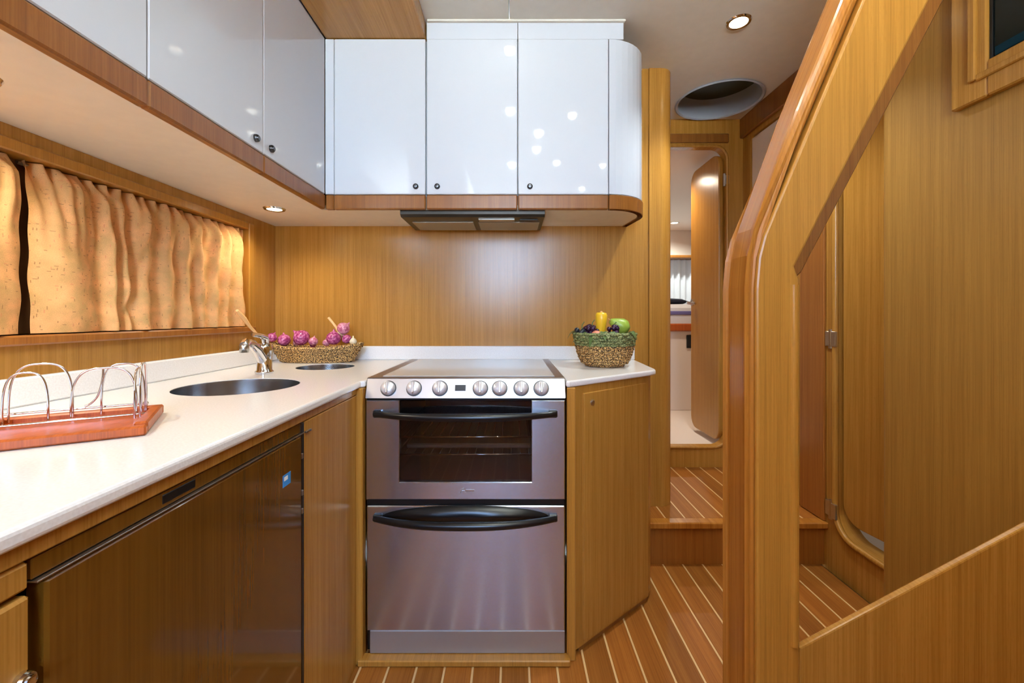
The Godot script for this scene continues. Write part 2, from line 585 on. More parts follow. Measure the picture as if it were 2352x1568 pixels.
	carved(ws, "panel", slab_mesh(LEFT - 0.1, RIGHT + 0.1, 0.0, CEIL + 0.02, -1.95, -1.90, 0.0), [slab_mesh(-0.50, 0.40, 1.25, 2.08, -2.1, -1.8, 0.0)], M.oak_red)

	# unseen furniture added behind the viewer to keep daylight off the stair side
	var sb := thing("light_blocker", P(0.75, 0, -0.75), "unseen oak box added behind the viewer to shade the stair panel", "light_blocker")
	part(sb, "body", slab_mesh(0.14, 1.245, 0.001, 1.36, -0.95, -0.55, 0.003), M.oak_red)
	part(sb, "top", slab_mesh(0.12, 1.245, 1.3605, 1.385, -0.97, -0.53, 0.006), M.oak)
	for k in 2:
		var dd := part(sb, "door", slab_mesh(0.16 + 0.54 * k, 0.69 + 0.54 * k, 0.08, 1.33, -0.549, -0.532, 0.003), M.oak)
		part(dd, "handle", slab_mesh(0.62 + 0.22 * k, 0.635 + 0.22 * k, 0.60, 0.72, -0.531, -0.516, 0.003), M.brass)

func build_step_and_passage() -> void:
	var s := structure("floor_step", "raised teak step platform leading to the far cabin door", "step", P(0.93, 0, 2.1))
	part(s, "core", slab_mesh(0.53, RIGHT, 0.0, 0.170, 1.812, 2.45, 0.0), M.oak_red)
	part(s, "nosing", slab_mesh(0.545, RIGHT, 0.158, 0.1845, 1.785, 1.832, 0.004), M.rail)
	var x := 0.5625
	while x < RIGHT - 0.02:
		var x1 := minf(x + 0.0825, RIGHT)
		part(s, "plank", slab_mesh(x + 0.003, x1 - 0.003, 0.169, 0.183, 1.832, 2.45, 0.0008), M.teak[int(x * 100) % 3])
		part(s, "inlay_strip", slab_mesh(x - 0.003, x + 0.003, 0.169, 0.1832, 1.832, 2.45, 0.0003), M.holly)
		x += 0.0825
	# far wall of the passage with the cabin doorway
	var w := structure("wall_far", "oak wall around the far cabin doorway", "wall")
	var c := mb()
	prism(c, rounded_rect(0.78, 0.30, 1.205, 1.985, 0.07), -2.6, -2.35, 0.0, FRONT)
	carved(w, "panel", slab_mesh(0.60, RIGHT + 0.1, 0.0, CEIL + 0.02, 2.45, 2.50, 0.0), [c], M.oak)
	var rim := mb()
	var pts := []
	for q in rounded_rect(0.775, 0.295, 1.21, 1.99, 0.075):
		pts.append(P(q.x, q.y, 2.448))
	tube(rim, pts, 0.008, 8, true)
	part(w, "door_rim", rim, M.oak)
	part(w, "head_board", slab_mesh(0.73, 1.215, 2.005, 2.055, 2.436, 2.45, 0.003), M.trim)
	# the open door leaf
	var d := structure("door_1", "narrow oak cabin door with rounded corners standing open", "door", P(1.185, 0.31, 2.47))
	var st := mb()
	var yaw := Transform3D(Basis(Vector3.UP, deg_to_rad(90.0)), P(1.189, 0, 2.475))
	prism(st, rounded_rect(0.0, 0.318, 0.385, 1.965, 0.075), -0.014, 0.014, 0.004, yaw, 2)
	part(d, "leaf", st, M.oak)
	for y in [0.55, 1.13, 1.80]:
		var hst := mb()
		lathe(hst, [Vector2(0, -0.035), Vector2(0.007, -0.035), Vector2(0.007, 0.035), Vector2(0, 0.035)], 12, Transform3D(Basis.IDENTITY, P(1.196, y, 2.452)), true)
		box(hst, P(1.207, y, 2.447), Vector3(0.022, 0.05, 0.006), 0.001)
		part(d, "hinge", hst, M.brass)
	var lv := mb()
	lathe(lv, [Vector2(0, 0), Vector2(0.022, 0), Vector2(0.022, 0.008), Vector2(0, 0.008)], 18, Transform3D(Basis(Vector3.FORWARD, -PI / 2), P(1.163, 1.12, 2.80)), true)
	tube(lv, [P(1.166, 1.12, 2.80), P(1.125, 1.12, 2.80), P(1.120, 1.115, 2.77), P(1.120, 1.110, 2.66)], 0.007, 8)
	part(d, "handle", lv, M.chrome)

func build_far_cabin() -> void:
	var w := structure("wall_cabin", "cream cabin lining seen through the far doorway", "wall")
	part(w, "end_panel", slab_mesh(0.2, 2.6, 0.2, 2.05, 4.85, 4.9, 0.0), M.liner)
	part(w, "side_panel", slab_mesh(0.2, 0.25, 0.2, 2.05, 2.5, 4.9, 0.0), M.liner)
	part(w, "side_panel", slab_mesh(2.4, 2.45, 0.2, 2.05, 2.5, 4.9, 0.0), M.liner)
	part(w, "front_panel", slab_mesh(1.4, 2.45, 0.2, 2.05, 2.5, 2.53, 0.0), M.liner)
	part(w, "front_panel", slab_mesh(0.2, 0.62, 0.2, 2.05, 2.5, 2.53, 0.0), M.liner)
	var c := structure("ceiling_cabin", "cream ceiling of the far cabin", "ceiling")
	part(c, "ceiling_panel", slab_mesh(0.2, 2.45, 1.99, 2.04, 2.5, 4.9, 0.0), M.liner)
	var f := structure("floor_cabin", "pale floor of the far cabin inside the doorway", "floor")
	part(f, "floor_panel", slab_mesh(0.2, 2.45, 0.22, 0.285, 2.46, 4.9, 0.0), M.liner)
	var b := thing("bunk", P(1.5, 0.285, 4.0), "white built-in bunk with wooden edge inside the far cabin", "bunk")
	part(b, "base", slab_mesh(0.9, 2.39, 0.285, 0.93, 3.46, 4.84, 0.005), M.liner)
	part(b, "edge_rail", slab_mesh(0.9, 2.39, 0.915, 0.975, 3.43, 3.475, 0.008), M.tray)
	var mt := slab_mesh(0.92, 2.38, 0.93, 1.13, 3.48, 4.82, 0.03)
	part(b, "mattress", mt, M.white_cloth)
	part(b, "stripe_band", slab_mesh(0.92, 2.38, 1.045, 1.075, 3.472, 3.52, 0.005), M.stripe)
	for k in 2:
		var cu := thing("cushion", P(1.28 + 0.42 * k, 1.13, 3.6), ["dark navy cushion lying on the bunk beside the door edge", "dark navy cushion on the bunk hidden behind the open door leaf"][k], "cushion", "navy cushions on the bunk")
		var st := mb()
		lathe(st, [Vector2(0.0, 0.0), Vector2(0.14, 0.004), Vector2(0.19, 0.022), Vector2(0.13, 0.045), Vector2(0.0, 0.055)], 16, Transform3D(Basis.from_scale(Vector3(1, 1, 0.6)), P(1.28 + 0.42 * k, 1.1305, 3.62)))
		part(cu, "cover", st, M.navy)
	var s := thing("cabin_shelf", P(1.5, 1.66, 4.75), "thin wooden shelf above the white curtain in the far cabin", "shelf")
	part(s, "board", slab_mesh(0.26, 2.39, 1.66, 1.69, 4.66, 4.848, 0.004), M.trim)
	var cu2 := thing("cabin_curtain", P(1.6, 1.14, 4.8), "white pleated curtain behind the bunk in the far cabin", "curtain")
	var rows := []
	for i in 5:
		var row := []
		for j in 90:
			var x := 1.1 + 1.1 * j / 89.0
			row.append(P(x, 1.135 + 0.52 * i / 4.0, 4.80 + 0.02 * sin(x * 95.0) + 0.008 * sin(x * 37.0)))
		rows.append(row)
	var cst := mb()
	sheet(cst, rows, Vector3(0, 0, 1))
	part(cu2, "cloth", cst, M.white_cloth)
	var so := thing("power_socket", P(1.40, 0.80, 3.455), "small black socket on the white bunk side", "socket")
	part(so, "plate", slab_mesh(1.385, 1.425, 0.78, 0.885, 3.449, 3.4595, 0.003), M.black)
	part(so, "face", slab_mesh(1.391, 1.419, 0.80, 0.865, 3.447, 3.452, 0.002), M.handle)

func build_side_room() -> void:
	# the small cream compartment behind the two doorways on the right
	var w := structure("wall_compartment", "cream lining of the compartment behind the right doorways", "wall")
	part(w, "side_panel", slab_mesh(2.05, 2.1, 0.1, CEIL, 1.2, 2.5, 0.0), M.liner)
	part(w, "end_panel", slab_mesh(RIGHT + 0.07, 2.1, 0.1, CEIL, 1.2, 1.25, 0.0), M.liner)
	part(w, "end_panel", slab_mesh(RIGHT + 0.1, 2.1, 0.1, CEIL, 2.44, 2.5, 0.0), M.liner)
	part(w, "top_panel", slab_mesh(RIGHT + 0.07, 2.1, 2.06, 2.12, 1.2, 2.5, 0.0), M.liner)
	part(w, "base_panel", slab_mesh(RIGHT + 0.07, 2.1, 0.1, 0.155, 1.2, 2.5, 0.0), M.liner)
	var d := structure("door_2", "oak door with rounded corner set ajar in the right doorway", "door", P(1.33, 0.2, 1.74))
	var yaw := Transform3D(Basis(Vector3.UP, deg_to_rad(90.0 - 8.0)), P(1.330, 0, 1.735))
	yaw.basis = Basis(Vector3(sin(deg_to_rad(9.0)), 0, cos(deg_to_rad(9.0))), Vector3.UP, Vector3(cos(deg_to_rad(9.0)), 0, -sin(deg_to_rad(9.0))).normalized() * -1.0)
	var st := mb()
	prism(st, rounded_rect(0.0, 0.215, 0.40, 1.985, 0.075), -0.013, 0.013, 0.004, yaw, 2)
	part(d, "leaf", st, M.oak)
	for y in [0.25, 0.94, 1.72]:
		var h := mb()
		lathe(h, [Vector2(0, -0.038), Vector2(0.011, -0.038), Vector2(0.011, 0.038), Vector2(0, 0.038)], 12, Transform3D(Basis.IDENTITY, P(RIGHT - 0.006, y, 1.762)), true)
		box(h, P(RIGHT - 0.004, y, 1.783), Vector3(0.010, 0.06, 0.026), 0.001)
		box(h, P(RIGHT - 0.010, y, 1.744), Vector3(0.010, 0.06, 0.024), 0.001)
		part(d, "hinge", h, M.brass, "nickel hinge")

func build_stair_side() -> void:
	# thick oak wall panel beside the stairs, with a window in it
	var w := structure("wall_stair", "broad oak wall panel beside the stairs", "wall")
	var poly := PackedVector2Array([Vector2(RIGHT, -1.9), Vector2(1.25, -1.9)])
	for i in 7:
		var a := PI - PI / 2 * i / 6
		poly.append(Vector2(1.272 + 0.022 * cos(a), 1.455 + 0.022 * sin(a)))
	poly.append(Vector2(RIGHT, 1.477))
	var st := mb()
	prism(st, poly, 0.0, CEIL, 0.0, PLAN)
	part(w, "panel", st, M.oak_matt_shaded)
	var f := structure("window_2", "dark tinted window in a stepped oak frame", "window", P(1.25, 1.6, 0.9))
	for s in [["stile", 1.602, 2.06, 1.128, 1.221], ["stile", 1.602, 2.06, 0.50, 0.593], ["rail", 1.602, 1.695, 0.593, 1.128], ["rail", 1.967, 2.06, 0.593, 1.128]]:
		part(f, s[0], slab_mesh(1.229, 1.2505, s[1], s[2], s[3], s[4], 0.004), M.oak)
	for s in [["bead", 1.655, 2.01, 1.150, 1.170], ["bead", 1.655, 2.01, 0.551, 0.571], ["bead", 1.650, 1.668, 0.571, 1.150], ["bead", 1.992, 2.01, 0.571, 1.150]]:
		part(f, s[0], slab_mesh(1.221, 1.232, s[1], s[2], s[3], s[4], 0.003), M.oak)
	part(f, "glass", slab_mesh(1.240, 1.2495, 1.69, 1.97, 0.59, 1.13, 0.0), M.dark_glass)
	part(f, "gasket", slab_mesh(1.2365, 1.2405, 1.695, 1.967, 1.120, 1.1282, 0.0005), M.black)
	part(f, "blind_edge", slab_mesh(1.2385, 1.2402, 1.700, 1.722, 0.60, 1.117, 0.0005), M.teal)

	var px := func(x: float, y: float, d: float) -> Vector2:
		return Vector2((x - 1176.0) * d / 1000.0, EYE + (727.0 - y) * d / 1000.0)
	var s := thing("stair_side", P(0.46, 0, 0.77), "oak newel post, slanting handrail board and low stair panel in front", "stair balustrade")
	# the post and the slanting board are cut from one board
	var d0 := 0.75
	var board := PackedVector2Array()
	for q in [[2298, -750], [1982, 0], [1756, 540], [1743, 590], [1737, 660], [1737, 2098], [1838, 2098], [1838, 680], [1835, 640], [1826, 612], [2135, 0], [2517, -750]]:
		board.append(px.call(q[0], q[1], d0))
	var b := mb()
	prism(b, board, -0.80, -0.75, 0.004, FRONT, 2)
	part(s, "board", b, M.oak_gold)
	# rounded edge cap that follows it
	var cap := PackedVector2Array()
	for q in [[1695, 2028], [1695, 800], [1697, 660], [1702, 590], [1714, 530], [1756, 412], [1808, 267], [1917, 0], [2208, -712]]:
		cap.append(px.call(q[0], q[1], 0.79))
	for q in [[2298, -750], [1982, 0], [1756, 540], [1743, 590], [1737, 660], [1737, 2098]]:
		cap.append(px.call(q[0], q[1], d0) - Vector2(0.0006, 0))
	var c := mb()
	prism(c, cap, -0.835, -0.757, 0.016, FRONT, 5)
	part(s, "edge_cap", c, M.rail)
	# small bead on the inner side of the post
	var bead := mb()
	tube(bead, [P(0.4875, 0.462, 0.754), P(0.4875, 1.085, 0.754)], 0.0085, 12)
	part(s, "inner_bead", bead, M.oak_gold)
	# darker strip set behind the sloping edge
	var ln := PackedVector2Array()
	for q in [[2100, 0], [2172, 0], [1842, 625], [1826, 640], [1815, 600]]:
		ln.append(px.call(q[0], q[1], 0.803))
	ln[0] = px.call(2480.0, -748.0, 0.803)
	ln[1] = px.call(2560.0, -748.0, 0.803)
	var lm := mb()
	prism(lm, ln, -0.83, -0.803, 0.003, FRONT)
	part(s, "dark_strip", lm, M.trim)
	# low panel that rises with the stairs
	var lp := PackedVector2Array()
	for q in [[1838.5, 2098], [1838.5, 1490], [2352, 1215], [2835, 956], [2835, 2098]]:
		lp.append(px.call(q[0], q[1], d0))
	var l := mb()
	prism(l, lp, -0.764, -0.752, 0.003, FRONT, 2)
	part(s, "stair_panel", l, M.oak)

# ------------------------------------------------------------------ cabinets

func button_mesh(r: float) -> ArrayMesh:   # a push latch that faces +y
	var st := mb()
	lathe(st, [Vector2(0, 0), Vector2(r, 0), Vector2(r, 0.005), Vector2(r * 0.86, 0.008), Vector2(r * 0.7, 0.006), Vector2(r * 0.6, 0.011), Vector2(0, 0.012)], 20, Transform3D.IDENTITY, true)
	return made(st)

func build_wall_cabinets() -> void:
	var latch := button_mesh(0.0105)
	var fx := -0.70     # front of the left run
	var fd := 1.63      # front of the back run
	# left run
	var cuts := [0.30, 0.837, 1.226, fd]
	var lab := ["white gloss wall cabinet nearest the viewer above the curtained window", "white gloss wall cabinet in the middle of the left run", "white gloss wall cabinet of the left run beside the corner"]
	for k in 3:
		var d0: float = cuts[k]
		var d1: float = cuts[k + 1]
		var t := thing("wall_cabinet", P(-0.88, SOFFIT, (d0 + d1) / 2), lab[k], "cabinet", "white wall cabinets")
		part(t, "body", slab_mesh(LEFT, fx - 0.02, SOFFIT + 0.02, CEIL, d0 + 0.0005, d1 - 0.0005, 0.0), M.white)
		var door := part(t, "door", slab_mesh(fx - 0.0195, fx, 1.488, 2.070, d0 + 0.0015, d1 - 0.0015, 0.0025), M.white)
		part(t, "bottom_trim", slab_mesh(fx - 0.0195, fx + 0.002, SOFFIT, 1.486, d0 + 0.0006, d1 - 0.0006, 0.004), M.trim, "brown wooden bottom rail")
		if k > 0:
			var ld: float = [0.0, 1.188, 1.2635][k]
			put(door, "latch", latch, M.latch, Transform3D(Basis(Vector3.FORWARD, PI / 2), P(fx, 1.517, ld) - base_of(t)), "round metal push latch")
	# back run
	var xs := [[-0.667, -0.3235, -0.360, 2.070], [-0.3205, 0.0205, -0.280, 2.070], [0.0225, 0.362, 0.067, 2.070]]
	var lab2 := ["white gloss wall cabinet in the corner beside the wooden ceiling box", "white gloss wall cabinet above the left part of the hood", "white gloss wall cabinet above the right part of the hood"]
	for k in 3:
		var a: Array = xs[k]
		var t := thing("wall_cabinet", P((a[0] + a[1]) / 2, SOFFIT, 1.8), lab2[k], "cabinet", "white wall cabinets")
		var top := 2.071 if k == 0 else CEIL - 0.001
		part(t, "body", slab_mesh(a[0] - (0.012 if k == 0 else 0.0), a[1], SOFFIT + 0.02, top, fd + 0.02, BACK, 0.0), M.white)
		var door := part(t, "door", slab_mesh(a[0] + 0.001, a[1] - 0.001, 1.488, a[3], fd, fd + 0.0195, 0.0025), M.white)
		part(t, "bottom_trim", slab_mesh(a[0] + 0.0003, a[1] - 0.0003, SOFFIT, 1.486, fd - 0.002, fd + 0.0195, 0.004), M.trim, "brown wooden bottom rail")
		if k > 0:
			part(t, "top_filler", slab_mesh(a[0], a[1] + (0.057 if k == 2 else 0.0), 2.0705, CEIL, fd + 0.004, fd + 0.0195, 0.001), M.white)
		else:
			part(t, "corner_filler", slab_mesh(-0.70, a[0], 1.488, 2.070, fd, fd + 0.02, 0.002), M.white)
			part(t, "corner_trim", slab_mesh(-0.698, a[0], SOFFIT, 1.486, fd - 0.002, fd + 0.02, 0.004), M.trim)
		put(door, "latch", latch, M.latch, Transform3D(Basis(Vector3.RIGHT, PI / 2), P(a[2], 1.517, fd) - base_of(t)), "round metal push latch")
	# rounded end unit
	var t := thing("wall_cabinet", P(0.45, SOFFIT, 1.8), "rounded white end unit of the wall cabinets beside the oak post", "cabinet", "white wall cabinets")
	var e := end_outline(0.0)
	var st := mb()
	prism(st, e, 1.488, 2.070, 0.002, PLAN, 1, false)
	part(t, "body", st, M.white)
	var tr := mb()
	var band := end_outline(0.003).slice(0, 13)
	var inner := end_outline(-0.0195).slice(0, 13)
	inner.reverse()
	band.append_array(inner)
	prism(tr, band, SOFFIT, 1.486, 0.002, PLAN)
	part(t, "bottom_trim", tr, M.trim, "brown wooden bottom rail")
	# cream underside
	var so := structure("trim_3", "cream underside panel below the wall cabinets", "soffit")
	var pl := PackedVector2Array([Vector2(LEFT, 0.25), Vector2(-0.7205, 0.25), Vector2(-0.7205, fd + 0.0205), Vector2(0.362, fd + 0.0205)])
	for q in end_outline(-0.02).slice(1, 12):
		pl.append(q)
	pl.append(Vector2(0.50, BACK))
	pl.append(Vector2(LEFT, BACK))
	var ss := mb()
	prism(ss, pl, SOFFIT + 0.003, SOFFIT + 0.0195, 0.0, PLAN)
	part(so, "panel", ss, M.cream)
	# cooker hood set in the underside
	var h := thing("range_hood", P(-0.15, 1.41, 1.79), "flat dark cooker hood under the white cabinets", "range hood")
	var hp := PackedVector2Array([Vector2(1.652, 1.434), Vector2(1.652, 1.419), Vector2(1.665, 1.410), Vector2(1.915, 1.410), Vector2(1.915, 1.434)])
	var hst := mb()
	prism(hst, hp, -0.425, 0.125, 0.001, SIDE)
	part(h, "housing", hst, M.hood)
	for k in 2:
		var fl := mb()
		var x0 := -0.40 + 0.265 * k
		slab(fl, x0, x0 + 0.245, 1.4065, 1.4105, 1.745, 1.90, 0.001)
		part(h, "filter", fl, M.plinth_steel)
	part(h, "lamp_cover", slab_mesh(-0.13, 0.01, 1.4065, 1.4105, 1.690, 1.728, 0.001), M.panel_steel)
	part(h, "switch_strip", slab_mesh(0.03, 0.10, 1.4055, 1.4105, 1.695, 1.712, 0.001), M.black)

func end_outline(grow: float) -> PackedVector2Array:
	var r := 0.165
	var out := PackedVector2Array([Vector2(0.3635, 1.63 - grow)])
	for i in 11:
		var a := -PI / 2 + PI / 2 * i / 10
		out.append(Vector2(0.3635 + (r + grow) * cos(a) + 0.0001 * i, 1.63 + r + (r + grow) * sin(a)))
	out.append(Vector2(0.512 + grow, BACK))
	out.append(Vector2(0.3635, BACK))
	return out

func build_base_cabinets() -> void:
	var fx := -0.46
	# under-counter refrigerator
	var r := thing("refrigerator", P(-0.75, 0, 0.69), "dark brown glossy under-counter refrigerator with blue sticker", "refrigerator")
	part(r, "body", slab_mesh(-1.05, fx - 0.022, 0.0, 0.80, 0.432, 0.962, 0.0), M.black)
	part(r, "door", slab_mesh(fx - 0.02, fx + 0.003, 0.06, 0.772, 0.4275, 0.9465, 0.003), M.fridge)
	part(r, "top_edge_strip", slab_mesh(fx - 0.02, fx + 0.004, 0.7738, 0.7758, 0.4185, 0.960, 0.0004), M.brass)
	part(r, "top_panel", slab_mesh(fx - 0.02, fx - 0.002, 0.7765, 0.797, 0.4185, 0.960, 0.001), M.fridge)
	part(r, "vent_slot", slab_mesh(fx - 0.01, fx - 0.0012, 0.7815, 0.794, 0.575, 0.635, 0.001), M.black)
	part(r, "side_strip", slab_mesh(fx - 0.02, fx + 0.001, 0.06, 0.797, 0.951, 0.962, 0.001), M.hood)
	for y in [0.72, 0.64, 0.60]:
		part(r, "hinge_pin", slab_mesh(fx - 0.004, fx + 0.004, y, y + 0.012, 0.9475, 0.953, 0.001), M.brass)
	var stk := part(r, "sticker", slab_mesh(fx + 0.0025, fx + 0.0036, 0.688, 0.712, 0.868, 0.898, 0.0002), M.blue, "small blue and white sticker")
	part(stk, "print", slab_mesh(fx + 0.0032, fx + 0.0040, 0.700, 0.708, 0.872, 0.886, 0.0001), M.paper)
	# cupboard left of it
	var c := thing("base_cabinet", P(-0.75, 0, 0.3), "oak base cabinet left of the refrigerator with round chrome lock", "cabinet", "oak base cabinets")
	part(c, "body", slab_mesh(-1.05, fx - 0.022, 0.0, TOP - 0.02, 0.16, 0.416, 0.0), M.oak)
	part(c, "door", slab_mesh(fx - 0.021, fx, 0.03, 0.765, 0.17, 0.4165, 0.003), M.oak)
	part(c, "top_rail", slab_mesh(fx - 0.021, fx - 0.001, 0.770, 0.797, 0.17, 0.4165, 0.003), M.oak)
	put(c, "lock", button_mesh(0.0085), M.chrome, Transform3D(Basis(Vector3.FORWARD, PI / 2), P(fx, 0.689, 0.4075) - c.position), "round chrome lock")
	# panel and cupboard right of it, with the oak rail that runs over the refrigerator
	var c2 := thing("base_cabinet", P(-0.75, 0, 1.13), "oak base cabinet between the refrigerator and the cooker", "cabinet", "oak base cabinets")
	part(c2, "body", slab_mesh(-1.05, fx - 0.012, 0.0, 0.66, 0.966, 1.90, 0.0), M.oak)
	part(c2, "front_panel", slab_mesh(fx - 0.012, fx, 0.0, 0.797, 0.966, 1.285, 0.002), M.oak)
	part(c2, "top_rail", slab_mesh(fx - 0.02, fx + 0.001, 0.799, TOP - 0.0205, 0.16, 1.29, 0.002), M.oak)
	part(c2, "end_post", slab_mesh(fx - 0.01, -0.4425, 0.0, TOP - 0.0205, 1.287, 1.32, 0.003), M.oak_gold)
	part(c2, "catch", slab_mesh(fx - 0.002, fx + 0.004, 0.771, 0.776, 0.967, 0.992, 0.001), M.brass)
	# angled cupboard right of the cooker
	var c3 := thing("base_cabinet", P(0.35, 0, 1.7), "angled oak base cabinet right of the cooker below the fruit basket", "cabinet", "oak base cabinets")
	var poly := PackedVector2Array([Vector2(0.190, 1.318), Vector2(0.493, 1.575), Vector2(0.515, 1.62), Vector2(0.520, BACK), Vector2(0.172, BACK), Vector2(0.172, 1.318)])
	var st := mb()
	prism(st, poly, 0.018, TOP - 0.0205, 0.001, PLAN)
	part(c3, "body", st, M.oak)
	part(c3, "end_post", slab_mesh(0.1645, 0.191, 0.0, TOP - 0.0205, 1.302, 1.322, 0.003), M.oak_gold)
	var ang := atan2(1.575 - 1.318, 0.493 - 0.190)
	var face := Transform3D(Basis(Vector3.UP, ang), P(0.190, 0, 1.318))
	var dr := mb()
	box(dr, Vector3(0.205, 0.415, 0.002), Vector3(0.340, 0.76, 0.012), 0.002, face)
	var dm := part(c3, "door", dr, M.oak)
	var bt := mb()
	lathe(bt, [Vector2(0, 0), Vector2(0.009, 0), Vector2(0.009, 0.003), Vector2(0.006, 0.005), Vector2(0, 0.005)], 18, face * Transform3D(Basis(Vector3.RIGHT, PI / 2), Vector3(0.072, 0.763, 0.008)), true)
	part(dm, "latch", bt, M.brass, "small round latch button")
	var pp := PackedVector2Array([Vector2(0.205, 1.338), Vector2(0.488, 1.578), Vector2(0.50, 1.70), Vector2(0.205, 1.70)])
	var ps := mb()
	prism(ps, pp, 0.0, 0.018, 0.0, PLAN)
	part(c3, "plinth", ps, M.trim)
	var tb := thing("toe_board", P(-0.14, 0, 1.3), "low oak strip on the floor along the cooker base", "toe board")
	part(tb, "strip", slab_mesh(-0.455, 0.172, 0.0005, 0.019, 1.278, 1.312, 0.003), M.oak_gold)

func build_worktop() -> void:
	var w := thing("worktop", P(-0.5, TOP, 1.2), "white stone worktop with low upstand running round the galley corner", "worktop")
	var poly := PackedVector2Array([Vector2(LEFT, 0.12), Vector2(-0.45, 0.12), Vector2(-0.45, 1.295), Vector2(-0.4405, 1.306), Vector2(-0.4405, 1.905), Vector2(0.1625, 1.905), Vector2(0.1625, 1.306), Vector2(0.172, 1.299), Vector2(0.506, 1.562), Vector2(0.522, 1.582), Vector2(0.528, 1.605), Vector2(0.548, BACK), Vector2(LEFT, BACK)])
	var st := mb()
	prism(st, poly, TOP - 0.02, TOP, 0.006, PLAN, 3)
	var cuts := []
	for s in sinks():
		var c := mb()
		lathe(c, [Vector2(0, -0.1), Vector2(s[2], -0.1), Vector2(s[2], 0.1), Vector2(0, 0.1)], 56, Transform3D(Basis.IDENTITY, P(s[0], TOP, s[1])), true)
		cuts.append(c)
	var top := carved(self, "slab", st, cuts, M.stone)
	remove_child(top)
	top.position = -w.position
	w.add_child(top)
	part(w, "upstand", slab_mesh(LEFT, LEFT + 0.018, TOP, 0.900, 0.12, BACK, 0.004), M.stone)
	part(w, "upstand", slab_mesh(LEFT + 0.018, 0.546, TOP, 0.899, BACK - 0.018, BACK, 0.004), M.stone)
	var lab := ["large round steel sink bowl in front of the tap", "small round steel sink bowl beside the onion basket"]
	var k := 0
	for s in sinks():
		var t := thing("sink_bowl", P(s[0], TOP - 0.14, s[1]), lab[k], "sink", "round sink bowls")
		var b := mb()
		var r: float = s[2]
		var dp := 0.15 if k == 0 else 0.12
		lathe(b, [Vector2(0.028, -dp), Vector2(r * 0.75, -dp + 0.004), Vector2(r * 0.93, -dp + 0.03), Vector2(r * 0.985, -dp + 0.07), Vector2(r - 0.001, -0.012), Vector2(r - 0.0005, -0.0015)], 56, Transform3D(Basis.IDENTITY, P(s[0], TOP, s[1])))
		part(t, "bowl", b, M.sink_steel)
		var dr := mb()
		lathe(dr, [Vector2(0, -dp - 0.004), Vector2(0.03, -dp - 0.004), Vector2(0.03, -dp + 0.003), Vector2(0.02, -dp + 0.001), Vector2(0, -dp)], 24, Transform3D(Basis.IDENTITY, P(s[0], TOP, s[1])), true)
		part(t, "drain", dr, M.chrome)
		k += 1

func sinks() -> Array:
	return [[-0.755, 1.205, 0.152], [-0.715, 1.672, 0.105]]

# ------------------------------------------------------------------ cooker

